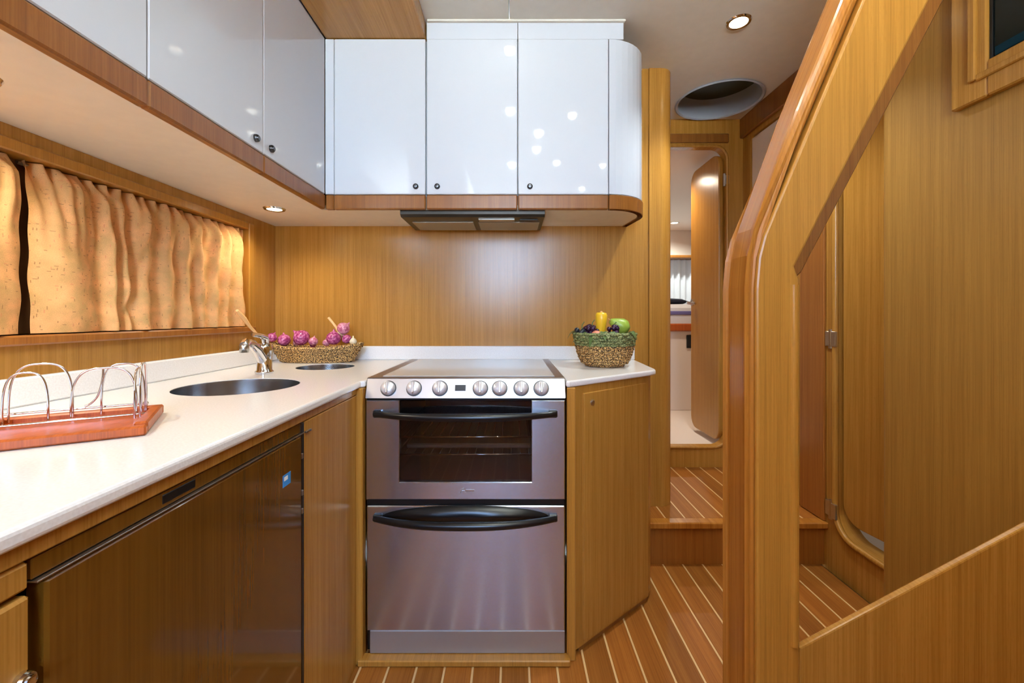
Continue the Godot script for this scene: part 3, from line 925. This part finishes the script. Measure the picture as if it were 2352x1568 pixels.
func build_cooker() -> void:
	var c := thing("cooker", P(-0.139, 0.02, 1.6), "stainless steel cooker with two ovens and a glass hob", "cooker")
	var x0 := -0.439
	var x1 := 0.161
	# shell with an open oven cavity
	part(c, "side_wall", slab_mesh(x0, x0 + 0.02, 0.02, 0.838, 1.322, 1.89, 0.001), M.black)
	part(c, "side_wall", slab_mesh(x1 - 0.02, x1, 0.02, 0.838, 1.322, 1.89, 0.001), M.black)
	part(c, "back_wall", slab_mesh(x0 + 0.02, x1 - 0.02, 0.02, 0.838, 1.86, 1.89, 0.001), M.enamel)
	part(c, "base", slab_mesh(x0 + 0.02, x1 - 0.02, 0.02, 0.47, 1.325, 1.86, 0.001), M.black)
	var cav := mb()
	slab(cav, x0 + 0.02, x1 - 0.02, 0.47, 0.52, 1.325, 1.86, 0.001)
	part(c, "oven_floor", cav, M.enamel)
	part(c, "oven_side", slab_mesh(x0 + 0.02, x0 + 0.07, 0.52, 0.785, 1.33, 1.86, 0.001), M.enamel)
	part(c, "oven_side", slab_mesh(x1 - 0.07, x1 - 0.02, 0.52, 0.785, 1.33, 1.86, 0.001), M.enamel)
	part(c, "oven_roof", slab_mesh(x0 + 0.02, x1 - 0.02, 0.785, 0.836, 1.33, 1.86, 0.001), M.enamel)
	for y in [0.60, 0.655]:
		var sh := mb()
		tube(sh, [P(x0 + 0.075, y, 1.36), P(x1 - 0.075, y, 1.36), P(x1 - 0.075, y, 1.82), P(x0 + 0.075, y, 1.82)], 0.003, 6, true)
		for i in 15:
			var xx := x0 + 0.1 + 0.028 * i
			tube(sh, [P(xx, y, 1.36), P(xx, y, 1.82)], 0.0018, 5)
		part(c, "oven_rack", sh, M.chrome)
	part(c, "oven_tray", slab_mesh(x0 + 0.10, x1 - 0.10, 0.606, 0.622, 1.40, 1.78, 0.004), M.hob_frame)
	# hob
	part(c, "hob_frame", slab_mesh(x0, x1, 0.8385, 0.8455, 1.318, 1.90, 0.003), M.hob_frame)
	part(c, "hob_glass", slab_mesh(x0 + 0.04, x1 - 0.03, 0.8445, 0.8475, 1.345, 1.865, 0.001), M.hob)
	# slanted control panel
	var pp := PackedVector2Array([Vector2(1.298, 0.787), Vector2(1.318, 0.842), Vector2(1.33, 0.838), Vector2(1.33, 0.787)])
	var ps := mb()
	prism(ps, pp, x0, x1, 0.002, SIDE)
	part(c, "control_panel", ps, M.panel_steel)
	var tilt := Transform3D(Basis(Vector3.RIGHT, PI / 2 - atan2(0.020, 0.055)), Vector3.ZERO)
	var ks := mb()
	lathe(ks, [Vector2(0.0205, 0.0), Vector2(0.0215, 0.003), Vector2(0.0195, 0.016), Vector2(0.0165, 0.0185), Vector2(0.0, 0.019)], 28)
	var km := made(ks)
	var kr := mb()
	box(kr, Vector3(0, 0.020, 0), Vector3(0.007, 0.010, 0.034), 0.002)
	var krm := made(kr)
	var kc := mb()
	lathe(kc, [Vector2(0.0, 0.0), Vector2(0.0235, 0.0), Vector2(0.0235, 0.0022), Vector2(0.0, 0.0022)], 28, Transform3D.IDENTITY, true)
	var kcm := made(kc)
	for kx in [-0.371, -0.294, -0.216, -0.095, -0.037, 0.0275, 0.0876]:
		var at := tilt
		at.origin = P(kx, 0.8145, 1.3075) - c.position
		var k := put(c, "knob", km, M.knob, at)
		put(k, "collar", kcm, M.black)
		put(k, "grip", krm, M.knob)
	var dst := mb()
	box(dst, Vector3(0, 0.0, 0), Vector3(0.032, 0.003, 0.018), 0.0005, Transform3D(tilt.basis, P(-0.155, 0.816, 1.3078)))
	part(c, "display", dst, M.handle)
	# upper oven door
	var frame := mb()
	prism(frame, PackedVector2Array([Vector2(x0 + 0.003, 0.484), Vector2(x1 - 0.003, 0.484), Vector2(x1 - 0.003, 0.780), Vector2(0.058, 0.780), Vector2(0.058, 0.536), Vector2(-0.336, 0.536), Vector2(-0.336, 0.780), Vector2(x0 + 0.003, 0.780)]), -1.322, -1.300, 0.002, FRONT)
	var door := part(c, "oven_door", frame, M.steel)
	part(door, "window", slab_mesh(-0.3355, 0.0575, 0.5365, 0.7795, 1.3005, 1.3035, 0.0003), M.pane)
	door_handle(door, 0.741, 0.012)
	# a small maker's mark: a flick and a short bar
	var mk := mb()
	tube(mk, [P(-0.154, 0.505, 1.2995), P(-0.149, 0.516, 1.2992), P(-0.143, 0.518, 1.2995)], 0.0012, 5)
	tube(mk, [P(-0.150, 0.511, 1.2993), P(-0.141, 0.511, 1.2993)], 0.0010, 5)
	part(door, "emblem", mk, M.panel_steel)
	var mk2 := mb()
	slab(mk2, -0.138, -0.112, 0.509, 0.514, 1.2990, 1.3002, 0.0004)
	part(door, "emblem_bar", mk2, M.panel_steel)
	part(c, "gap_strip", slab_mesh(x0 + 0.004, x1 - 0.004, 0.466, 0.4835, 1.306, 1.325, 0.001), M.black)
	part(c, "top_gap", slab_mesh(x0 + 0.004, x1 - 0.004, 0.781, 0.7865, 1.304, 1.33, 0.001), M.black)
	# lower oven door
	var low := part(c, "oven_door", slab_mesh(x0 + 0.005, x1 - 0.003, 0.092, 0.465, 1.300, 1.322, 0.003), M.steel)
	var scoop := mb()
	lathe(scoop, [Vector2(0, 0.0), Vector2(0.25, 0.0), Vector2(0.25, 0.0015), Vector2(0, 0.003)], 40, Transform3D(Basis(Vector3(1, 0, 0), Vector3(0, 0, 1), Vector3(0, -0.14, 0)), P(-0.139, 0.432, 1.3003)))
	part(low, "recess_plate", scoop, M.handle)
	door_handle(low, 0.431, 0.0125)
	part(c, "plinth", slab_mesh(x0 + 0.012, x1 - 0.002, 0.0195, 0.088, 1.306, 1.325, 0.002), M.plinth_steel)

func door_handle(parent: Node3D, y: float, r: float) -> void:
	var pts := []
	var rad := []
	for i in 25:
		var t := i / 24.0
		var x := -0.408 + 0.538 * t
		var bow := 1.0 - pow(absf(2 * t - 1), 2.6)
		pts.append(P(x, y, 1.293 - 0.050 * bow))
		rad.append(r * (0.72 + 0.28 * sin(PI * t)))
	var st := mb()
	tube(st, pts, rad, 12)
	for s in [0, 24]:
		box(st, P(pts[s].x + (0.008 if s == 0 else -0.008), y, 1.296), Vector3(0.026, 0.022, 0.012), 0.003)
	part(parent, "handle", st, M.handle, "bowed black handle")

# ------------------------------------------------------------------ window and curtains

func build_window_and_curtains() -> void:
	var w := structure("window_3", "oak framed galley window behind patterned curtains", "window", P(LEFT, 0.98, 1.0))
	part(w, "stile", slab_mesh(LEFT - 0.045, LEFT + 0.012, 0.972, 1.405, 1.738, 1.772, 0.003), M.oak_gold)
	part(w, "head_rail", slab_mesh(LEFT - 0.045, LEFT + 0.012, 1.378, 1.405, 0.30, 1.738, 0.003), M.oak_gold)
	part(w, "sill", slab_mesh(LEFT - 0.045, LEFT + 0.020, 0.968, 0.990, 0.28, 1.772, 0.004), M.oak_red)
	part(w, "roller_shade", slab_mesh(LEFT - 0.048, LEFT - 0.044, 0.992, 1.378, 0.31, 1.738, 0.0), M.shade)
	var ridges := [[1.035, 0.062, 0.036], [1.140, 0.013, 0.032], [1.180, 0.014, 0.030], [1.243, 0.030, 0.034], [1.330, 0.032, 0.032], [1.402, 0.024, 0.034], [1.470, 0.026, 0.030], [1.545, 0.026, 0.034], [1.610, 0.024, 0.030], [1.680, 0.028, 0.034]]
	var lab := ["patterned tan curtain bulging forward at the near end of the window", "patterned tan curtain gathered in many folds across the window"]
	for k in 2:
		var a: float = [0.42, 0.958][k]
		var b: float = [0.932, 1.733][k]
		var t := thing("curtain", P(LEFT, 0.995, (a + b) / 2), lab[k], "curtain", "window curtains")
		var n: int = [90, 230][k]
		var rows := []
		for i in 33:
			var v := i / 32.0
			var row := []
			for j in n + 1:
				var d := a + (b - a) * j / float(n)
				var y := 0.993 + 0.383 * v
				var x := -0.014
				if k == 1:
					for r in ridges:
						var shift: float = 0.028 * (0.5 - v) * sin(r[0] * 23.0) * (1.0 if r[1] < 0.03 else 0.0)
						var q: float = (d - r[0] - shift) / (r[1] * (1.0 if r[1] < 0.05 else 1.2 - 0.55 * v * v * v))
						x += r[2] * exp(-q * q)
					# one fold that sweeps down to the left
					var sw: float = (d - (1.17 + 0.13 * v)) / 0.012
					x -= 0.012 * exp(-sw * sw) * clampf(1.4 - 1.6 * v, 0, 1)
				else:
					x += 0.040 * pow(maxf(0.0, 1.0 - pow(absf(d - 0.80) / 0.145, 4.0)), 0.7) + 0.004 * sin(d * 60.0 + v * 5.0)
				# puckered heading
				var hd := clampf((v - 0.84) / 0.16, 0, 1)
				x = lerpf(x, -0.022 + 0.010 * sin(d * 160.0), hd * hd) if k == 1 else lerpf(x, -0.022 + 0.006 * sin(d * 200.0), clampf((v - 0.9) / 0.1, 0, 1))
				x += 0.0045 * sin(d * 185.0 + 2.5 * sin(v * 4.0 + d * 9.0)) * smoothstep(0.35, 0.95, v)
				x += 0.003 * sin(d * 41.0 + v * 9.0) + 0.002 * sin(v * 23.0 + d * 17.0)
				row.append(P(LEFT + maxf(x, -0.040), y, d))
			rows.append(row)
		var st := mb()
		sheet(st, rows, Vector3(1, 0, 0))
		part(t, "cloth", st, M.cloth)
		var rod := mb()
		tube(rod, [P(LEFT - 0.030, 1.370, a), P(LEFT - 0.030, 1.370, b)], 0.004, 8)
		part(t, "rod", rod, M.brass)

# ------------------------------------------------------------------ lamps

func downlight(at: Vector3, energy: float, label: String, group: String, r := 0.028, col := Color(0.96, 1.0, 0.97), cone := 78.0) -> void:
	var t := thing("downlight", at, label, "downlight", group)
	var ring := mb()
	lathe(ring, [Vector2(r + 0.001, -0.004), Vector2(r + 0.010, -0.005), Vector2(r + 0.013, 0.0), Vector2(r + 0.001, 0.0)], 32, Transform3D(Basis.IDENTITY, at), true)
	part(t, "ring", ring, M.chrome)
	var lens := mb()
	lathe(lens, [Vector2(0, -0.0032), Vector2(r, -0.0032), Vector2(r, -0.0005), Vector2(0, -0.0005)], 32, Transform3D(Basis.IDENTITY, at), true)
	part(t, "lens", lens, M.lens)
	var l := SpotLight3D.new()
	l.name = "beam"
	l.light_color = col
	l.light_energy = energy
	l.light_size = r
	l.spot_angle = cone
	l.spot_angle_attenuation = 0.7
	l.spot_range = 9.0
	l.spot_attenuation = 2.0
	l.shadow_enabled = true
	l.rotation = Vector3(-PI / 2, 0, 0)
	l.position = Vector3(0, -0.008, 0)
	t.add_child(l)

func build_lamps() -> void:
	downlight(P(0.854, CEIL, 1.64), 1.1, "round lit ceiling downlight above the passage step", "ceiling downlights", 0.032, Color(0.96, 1.0, 1.0), 56.0)
	var mirrored := ["highest in the white doors near their top", "at mid-height beside the middle door seam", "rightmost of the upper spots in the right door", "as the upper of two close spots in the right door", "as the lower of two close spots in the right door", "low in the centre of the right door", "low beside the middle door seam", "low at the right edge of the right door", "lowest in the right door above the trim"]
	var spots := [[-0.01, 1.46, 0.012], [-0.01, 0.93, 0.13], [0.33, 0.88, 0.07], [0.16, 0.65, 0.23], [0.16, 0.40, 0.24], [0.32, 0.15, 0.08], [0.0, 0.11, 0.34], [0.66, 0.09, 0.07], [0.60, -0.48, 0.34]]
	for k in spots.size():
		var q: Array = spots[k]
		downlight(P(q[0], CEIL, q[1]), q[2], "ceiling downlight mirrored " + mirrored[k], "ceiling downlights", 0.022)
	downlight(P(-0.891, SOFFIT + 0.003, 1.633), 0.20, "round lit downlight in the cream underside near the corner", "under-cabinet downlights", 0.026, Color(1, 0.97, 0.88))
	downlight(P(-0.905, SOFFIT + 0.003, 0.725), 0.30, "round downlight in the cream underside at the near end", "under-cabinet downlights", 0.026, Color(1, 0.97, 0.88))
	downlight(P(1.66, 1.99, 4.45), 1.0, "small bright downlight in the far cabin ceiling", "far downlights", 0.035)
	downlight(P(1.00, 1.99, 3.0), 1.0, "unseen far cabin downlight added to light the open door leaf", "far downlights", 0.035, Color(1.0, 0.93, 0.84))  # extra lamp hidden by the post, added to light the leaf and bunk
	downlight(P(1.72, 2.06, 1.9), 0.22, "downlight inside the cream compartment on the right", "far downlights", 0.03)

# ------------------------------------------------------------------ small things

func build_dish_rack() -> void:
	# a red wooden tray, turned 32 degrees on the worktop; u runs along it, v across
	var org := Vector2(-0.590, 0.702)
	var u := Vector2(0.848, 0.530)
	var v := Vector2(-0.530, 0.848)
	var at := func(a: float, b: float, y: float) -> Vector3:
		var q: Vector2 = org - u * a + v * b
		return P(q.x, y, q.y)
	var t := thing("wooden_tray", at.call(0.11, 0.1, TOP), "reddish wooden tray lying on the white worktop", "tray")
	var L := 0.235
	var W := 0.195
	var bx := Transform3D(Basis(Vector3(u.x, 0, -u.y), Vector3.UP, Vector3(-v.x, 0, v.y)), Vector3.ZERO)
	var base := mb()
	bx.origin = at.call(L / 2, W / 2, TOP + 0.0045)
	box(base, Vector3.ZERO, Vector3(L - 0.004, 0.008, W - 0.004), 0.001, bx)
	part(t, "bottom", base, M.tray)
	for s in [[L / 2, 0.008, L, 0.016, 0.016], [L / 2, W - 0.008, L, 0.016, 0.018], [0.009, W / 2, 0.018, W - 0.032, 0.020], [L - 0.012, W / 2, 0.024, W - 0.032, 0.020]]:
		var r := mb()
		bx.origin = at.call(s[0], s[1], TOP + 0.0005 + s[4] / 2)
		box(r, Vector3.ZERO, Vector3(s[2], s[4], s[3]), 0.003, bx)
		part(t, "rim", r, M.tray)
	# chrome wire rack standing in the tray
	var k := thing("wire_rack", at.call(0.11, 0.15, TOP + 0.01), "chrome wire plate rack with looped arches standing in the tray", "plate rack")
	var y0 := TOP + 0.012
	var rail := mb()
	tube(rail, [at.call(0.030, 0.186, y0 + 0.012), at.call(L + 0.03, 0.186, y0 + 0.012)], 0.0018, 8)
	part(k, "back_rail", rail, M.chrome)
	var rail2 := mb()
	tube(rail2, [at.call(0.02, 0.13, y0 + 0.002), at.call(L - 0.03, 0.13, y0 + 0.002)], 0.0022, 8)
	part(k, "front_rail", rail2, M.chrome)
	var ball := mb()
	lathe(ball, [Vector2(0, -0.005), Vector2(0.0035, -0.0035), Vector2(0.005, 0), Vector2(0.0035, 0.0035), Vector2(0, 0.005)], 12, Transform3D(Basis.IDENTITY, at.call(0.027, 0.186, y0 + 0.012)))
	part(k, "rail_knob", ball, M.chrome)
	# arches: [u of one foot, v of it, u of the other, v of it, height]
	for q in [[0.034, 0.145, 0.122, 0.145, 0.088], [0.026, 0.172, 0.088, 0.172, 0.092], [0.126, 0.172, 0.205, 0.172, 0.098], [0.150, 0.145, 0.204, 0.145, 0.086], [0.030, 0.165, 0.030, 0.100, 0.085], [0.024, 0.172, 0.024, 0.110, 0.095]]:
		var a := mb()
		var pts := []
		for i in 29:
			var s := i / 28.0
			var ang := PI * s
			var su := 0.5 - 0.5 * signf(cos(ang)) * pow(absf(cos(ang)), 0.65)
			var h: float = q[4] * pow(sin(ang), 0.55) if sin(ang) > 0.001 else 0.0
			pts.append(at.call(lerpf(q[0], q[2], su), lerpf(q[1], q[3], su), y0 + h))
		tube(a, pts, 0.0018, 8)
		part(k, "arch", a, M.chrome)
	# a curled end between two arches
	var curl := mb()
	var cp := []
	for i in 16:
		var s := i / 15.0
		var ang := s * PI * 0.55
		cp.append(at.call(0.088 + 0.022 * (1.0 - cos(ang)), 0.186, y0 + 0.082 - 0.05 * minf(1.0, s * 2.0) - 0.016 * sin(maxf(0.0, s - 0.5) * PI)))
	tube(curl, cp, 0.0018, 8)
	part(k, "curl", curl, M.chrome)

func build_faucet() -> void:
	var at := P(-0.845, TOP + 0.0006, 1.485)
	var t := thing("faucet", at, "chrome single-lever tap between the two sink bowls", "tap")
	var b := mb()
	lathe(b, [Vector2(0.0, 0.0), Vector2(0.029, 0.0), Vector2(0.029, 0.006), Vector2(0.024, 0.010), Vector2(0.0235, 0.06), Vector2(0.026, 0.085), Vector2(0.022, 0.100), Vector2(0.0, 0.103)], 28, Transform3D(Basis.IDENTITY, at))
	part(t, "body", b, M.chrome)
	var s := mb()
	tube(s, [at + Vector3(0.0, 0.045, 0.01), at + Vector3(0.01, 0.085, 0.06), at + Vector3(0.022, 0.105, 0.11), at + Vector3(0.036, 0.112, 0.160), at + Vector3(0.040, 0.104, 0.176)], [0.017, 0.016, 0.0145, 0.0135, 0.013], 16)
	part(t, "spout", s, M.chrome)
	var e := mb()
	lathe(e, [Vector2(0, -0.012), Vector2(0.0125, -0.012), Vector2(0.0135, 0.010), Vector2(0.0, 0.013)], 18, Transform3D(Basis.IDENTITY, at + Vector3(0.041, 0.096, 0.178)))
	part(t, "aerator", e, M.brass)
	var l := mb()
	tube(l, [at + Vector3(0.0, 0.098, 0.0), at + Vector3(0.004, 0.122, 0.004), at + Vector3(0.010, 0.130, 0.05), at + Vector3(0.012, 0.134, 0.085)], [0.016, 0.012, 0.008, 0.007], 12)
	part(t, "lever", l, M.chrome)

# rows of wavy strands round an oval; profile rows are [rx, rz, y]
func woven(rows: Array, at: Vector3, r: float, waves: int, lift := 0.0, segs := 72) -> SurfaceTool:
	var st := mb()
	for k in rows.size():
		var q: Array = rows[k]
		var pts := []
		for i in segs:
			var a := TAU * i / segs
			var wob := 1.0 + (0.034 if k % 2 else -0.034) * signf(sin(a * waves)) * minf(1.0, absf(sin(a * waves)) * 2.0)
			var up: float = lift * pow(absf(cos(a)), 3.0) * q[2] / 0.07
			pts.append(at + Vector3(q[0] * cos(a) * wob, q[2] + up, q[1] * sin(a) * wob))
		tube(st, pts, r, 6, true)
	return st

func onion_mesh() -> ArrayMesh:
	var st := mb()
	lathe(st, [Vector2(0, -0.90), Vector2(0.14, -0.90), Vector2(0.55, -0.78), Vector2(0.88, -0.42), Vector2(1.0, 0.0), Vector2(0.90, 0.42), Vector2(0.60, 0.74), Vector2(0.28, 0.92), Vector2(0.14, 1.08), Vector2(0.10, 1.28), Vector2(0.0, 1.32)], 20)
	return made(st)

func build_onions() -> void:
	var at := P(-0.827, TOP, 1.845)
	var t := thing("onion_basket", at, "long low woven basket full of purple onions in the corner", "basket")
	var rows := []
	for k in 7:
		var f := k / 6.0
		rows.append([0.150 + 0.034 * f, 0.044 + 0.020 * f, 0.0078 + 0.046 * f])
	part(t, "weave", woven(rows, at, 0.0064, 15, 0.018), M.straw).set_meta("kind", "stuff")
	var rim := woven([[0.186, 0.066, 0.0595]], at, 0.0075, 24, 0.022)
	part(t, "rim", rim, M.straw)
	var fl := mb()
	lathe(fl, [Vector2(0, 0.001), Vector2(0.148, 0.001), Vector2(0.148, 0.026), Vector2(0, 0.026)], 30, Transform3D(Basis.from_scale(Vector3(1, 1, 0.34)), at), true)
	part(t, "bottom", fl, M.straw)
	var m := onion_mesh()
	var body := [[-0.178, 0.105, 0.020, 0, 0.022], [-0.129, 0.094, 0.026, 0, 0.018], [-0.059, 0.103, 0.034, 0, 0.012], [-0.006, 0.088, 0.019, 1, 0.02], [0.076, 0.101, 0.030, 0, 0.012], [0.108, 0.1415, 0.027, 1, -0.012], [0.032, 0.080, 0.016, 1, -0.020], [-0.096, 0.081, 0.015, 1, -0.022], [0.127, 0.097, 0.020, 0, 0.0], [-0.156, 0.082, 0.012, 1, -0.012], [-0.030, 0.072, 0.014, 0, -0.030]]
	var lab := ["small pink onion at the left end of the basket behind the tap", "round pink onion left of the largest onion", "largest purple onion in the middle of the basket", "small pale onion just right of the largest onion", "plump purple onion in the right part of the basket", "dusky onion perched highest at the right end", "small pale onion left of the plump right onion", "small pale onion between the two left onions", "purple onion below the highest onion", "pale onion hidden low at the left end", "dark little onion low in the middle of the basket"]
	for i in body.size():
		var q: Array = body[i]
		var dz: float = q[4]
		var o := thing("onion", at + Vector3(q[0], q[1] - q[2], dz), lab[i], "onion", "onions in the basket")
		put(o, "bulb", m, M.onion if q[3] == 0 else M.onion_pale, Transform3D(Basis.from_euler(Vector3(rng.randf_range(-0.7, 0.7), rng.randf() * 6.0, rng.randf_range(-0.7, 0.7))).scaled(Vector3.ONE * q[2]), Vector3(0, q[2], 0)))
	# garlic heads with dry stalks
	var stalks := [[Vector3(-0.195, 0.108, 0.055), Vector3(-0.198, 0.125, 0.10), Vector3(-0.195, 0.155, 0.15), Vector3(-0.192, 0.185, 0.19), Vector3(-0.190, 0.215, 0.235)], [Vector3(0.075, 0.125, -0.045), Vector3(0.060, 0.150, -0.045), Vector3(0.045, 0.170, -0.045), Vector3(0.030, 0.188, -0.045)]]
	var sl := ["long bent dry garlic stalk leaning over the tap", "short straight garlic stalk rising from the onions"]
	for i in 2:
		var g := thing("garlic_stalk", at + stalks[i][0], sl[i], "garlic", "garlic in the onion basket")
		var pts := []
		for p in stalks[i]:
			pts.append(at + p)
		var st := mb()
		tube(st, pts, [0.0045, 0.005, 0.006, 0.009, 0.0055] if i == 0 else [0.006, 0.006, 0.006, 0.006], 8)
		part(g, "stalk", st, M.stalk)
		var hd := mb()
		lathe(hd, [Vector2(0, -0.9), Vector2(0.7, -0.7), Vector2(1, 0), Vector2(0.6, 0.7), Vector2(0.2, 1.0), Vector2(0, 1.1)], 14, Transform3D(Basis.from_scale(Vector3.ONE * 0.018), at + stalks[i][0] + Vector3(0.006, -0.012, 0)))
		part(g, "head", hd, M.garlic)
	var gh := thing("garlic_bulb", at + Vector3(0.160, 0.073, 0.02), "small pale garlic head at the right basket rim", "garlic", "garlic in the onion basket")
	var hh := mb()
	lathe(hh, [Vector2(0, -0.9), Vector2(0.7, -0.7), Vector2(1, 0), Vector2(0.6, 0.7), Vector2(0.2, 1.0), Vector2(0.12, 1.5), Vector2(0, 1.5)], 14, Transform3D(Basis.from_scale(Vector3.ONE * 0.016), at + Vector3(0.162, 0.088, 0.022)))
	part(gh, "bulb", hh, M.garlic)

func leaf(st: SurfaceTool, a: Vector3, dir: Vector3, side: Vector3, l: float, w: float, droop: float) -> void:
	var rows := []
	for i in 7:
		var s := i / 6.0
		var c := a + dir * l * s + Vector3(0, -droop * s * s, 0)
		var half := w * sin(PI * clampf(0.06 + 0.94 * s, 0, 1)) * 0.5
		rows.append([c - side * half + Vector3(0, half * 0.3, 0), c, c + side * half + Vector3(0, half * 0.3, 0)])
	sheet(st, rows, Vector3(0, 0.6, 0.6))

func build_fruit() -> void:
	var at := P(0.362, TOP, 1.705)
	var t := thing("fruit_basket", at, "round woven basket of fruit on the right end of the worktop", "basket")
	var rows := []
	var green := []
	for k in 13:
		var f := k / 12.0
		var r := 0.070 + 0.046 * pow(f, 0.45)
		if f < 0.6:
			rows.append([r, r, 0.0072 + 0.118 * f])
		else:
			green.append([r, r, 0.0072 + 0.118 * f])
	part(t, "weave", woven(rows, at, 0.0065, 16), M.straw).set_meta("kind", "stuff")
	part(t, "green_weave", woven(green, at, 0.0062, 16), M.green_straw, "greenish upper rows").set_meta("kind", "stuff")
	var fl := mb()
	lathe(fl, [Vector2(0, 0.001), Vector2(0.074, 0.001), Vector2(0.105, 0.095), Vector2(0, 0.10)], 30, Transform3D(Basis.IDENTITY, at), true)
	part(t, "filling", fl, M.straw)
	# leaves that hang over the rim
	for i in 30:
		var a := PI * (-0.05 + 1.10 * i / 29.0) + rng.randf_range(-0.08, 0.08)
		var out := Vector3(cos(a), 0, sin(a))
		var st := mb()
		leaf(st, at + out * rng.randf_range(0.085, 0.112) + Vector3(0, rng.randf_range(0.118, 0.136), 0), (out + Vector3(0, rng.randf_range(0.1, 0.9), 0)).normalized(), Vector3(-sin(a), 0, cos(a)), rng.randf_range(0.024, 0.040), rng.randf_range(0.014, 0.022), rng.randf_range(0.03, 0.065))
		part(t, "hanging_leaf", st, M.leaf if i % 3 else M.green_straw)
	# upright yellow fruit
	var y := thing("yellow_squash", at + Vector3(-0.022, 0.10, 0.03), "yellow upright squash standing in the fruit basket", "squash")
	var ys := mb()
	lathe(ys, [Vector2(0, 0), Vector2(0.010, 0.002), Vector2(0.016, 0.03), Vector2(0.021, 0.075), Vector2(0.0225, 0.098), Vector2(0.018, 0.107), Vector2(0.0, 0.109)], 20, Transform3D(Basis.from_euler(Vector3(0, 0, -0.04)), at + Vector3(-0.022, 0.10, 0.03)))
	part(y, "flesh", ys, M.yellow)
	var yt := mb()
	lathe(yt, [Vector2(0.004, 0), Vector2(0.005, 0.004), Vector2(0.0, 0.006)], 10, Transform3D(Basis.IDENTITY, at + Vector3(-0.0178, 0.208, 0.03)))
	part(y, "stub", yt, M.stalk)
	# grapes
	var gm := SphereMesh.new()
	gm.radius = 1.0
	gm.height = 2.0
	gm.radial_segments = 14
	gm.rings = 8
	var bunches := [[Vector3(-0.058, 0.140, 0.04), 0.026, M.grape, "dark purple grape bunch left of the yellow squash"], [Vector3(0.020, 0.132, 0.06), 0.024, M.grape, "dark purple grape bunch right of the yellow squash"], [Vector3(-0.094, 0.132, 0.02), 0.022, M.grape_blue, "blue-black grape bunch at the left basket rim"]]
	for b in bunches:
		var g := thing("grape_bunch", at + b[0] + Vector3(0, -0.026, 0), b[3], "grapes", "grape bunches in the basket")
		for i in 16:
			var p: Vector3 = Vector3(rng.randfn(), rng.randfn() * 0.8, rng.randfn()).normalized() * b[1] * rng.randf_range(0.6, 1.0)
			put(g, "grape", gm, b[2], Transform3D(Basis.from_scale(Vector3.ONE * rng.randf_range(0.008, 0.0105)), p + Vector3(0, 0.026, 0)))
		var stm := mb()
		tube(stm, [at + b[0], at + b[0] + Vector3(0.004, 0.03, 0), at + b[0] + Vector3(0.012, 0.04, 0)], 0.002, 6)
		part(g, "stem", stm, M.leaf)
	# pear
	var pr := thing("green_pear", at + Vector3(0.055, 0.11, 0.02), "pale green pear resting at the right of the fruit basket", "pear")
	var ps := mb()
	lathe(ps, [Vector2(0, -0.030), Vector2(0.018, -0.028), Vector2(0.031, -0.012), Vector2(0.032, 0.004), Vector2(0.024, 0.024), Vector2(0.016, 0.040), Vector2(0.010, 0.050), Vector2(0, 0.053)], 22, Transform3D(Basis.from_euler(Vector3(0.3, 0, 1.1)), at + Vector3(0.064, 0.154, 0.01)))
	part(pr, "flesh", ps, M.pear)
	var pst := mb()
	tube(pst, [at + Vector3(0.018, 0.178, 0.027), at + Vector3(0.008, 0.184, 0.032)], 0.0018, 6)
	part(pr, "stem", pst, M.stalk)
	var ap := thing("peach", at + Vector3(-0.045, 0.10, 0.06), "small pink peach showing below the yellow squash", "peach")
	var pas := mb()
	lathe(pas, [Vector2(0, -0.9), Vector2(0.6, -0.8), Vector2(1, -0.1), Vector2(0.8, 0.6), Vector2(0.3, 0.9), Vector2(0, 0.8)], 18, Transform3D(Basis.from_scale(Vector3.ONE * 0.022), at + Vector3(-0.044, 0.120, 0.068)))
	part(ap, "flesh", pas, M.peach)
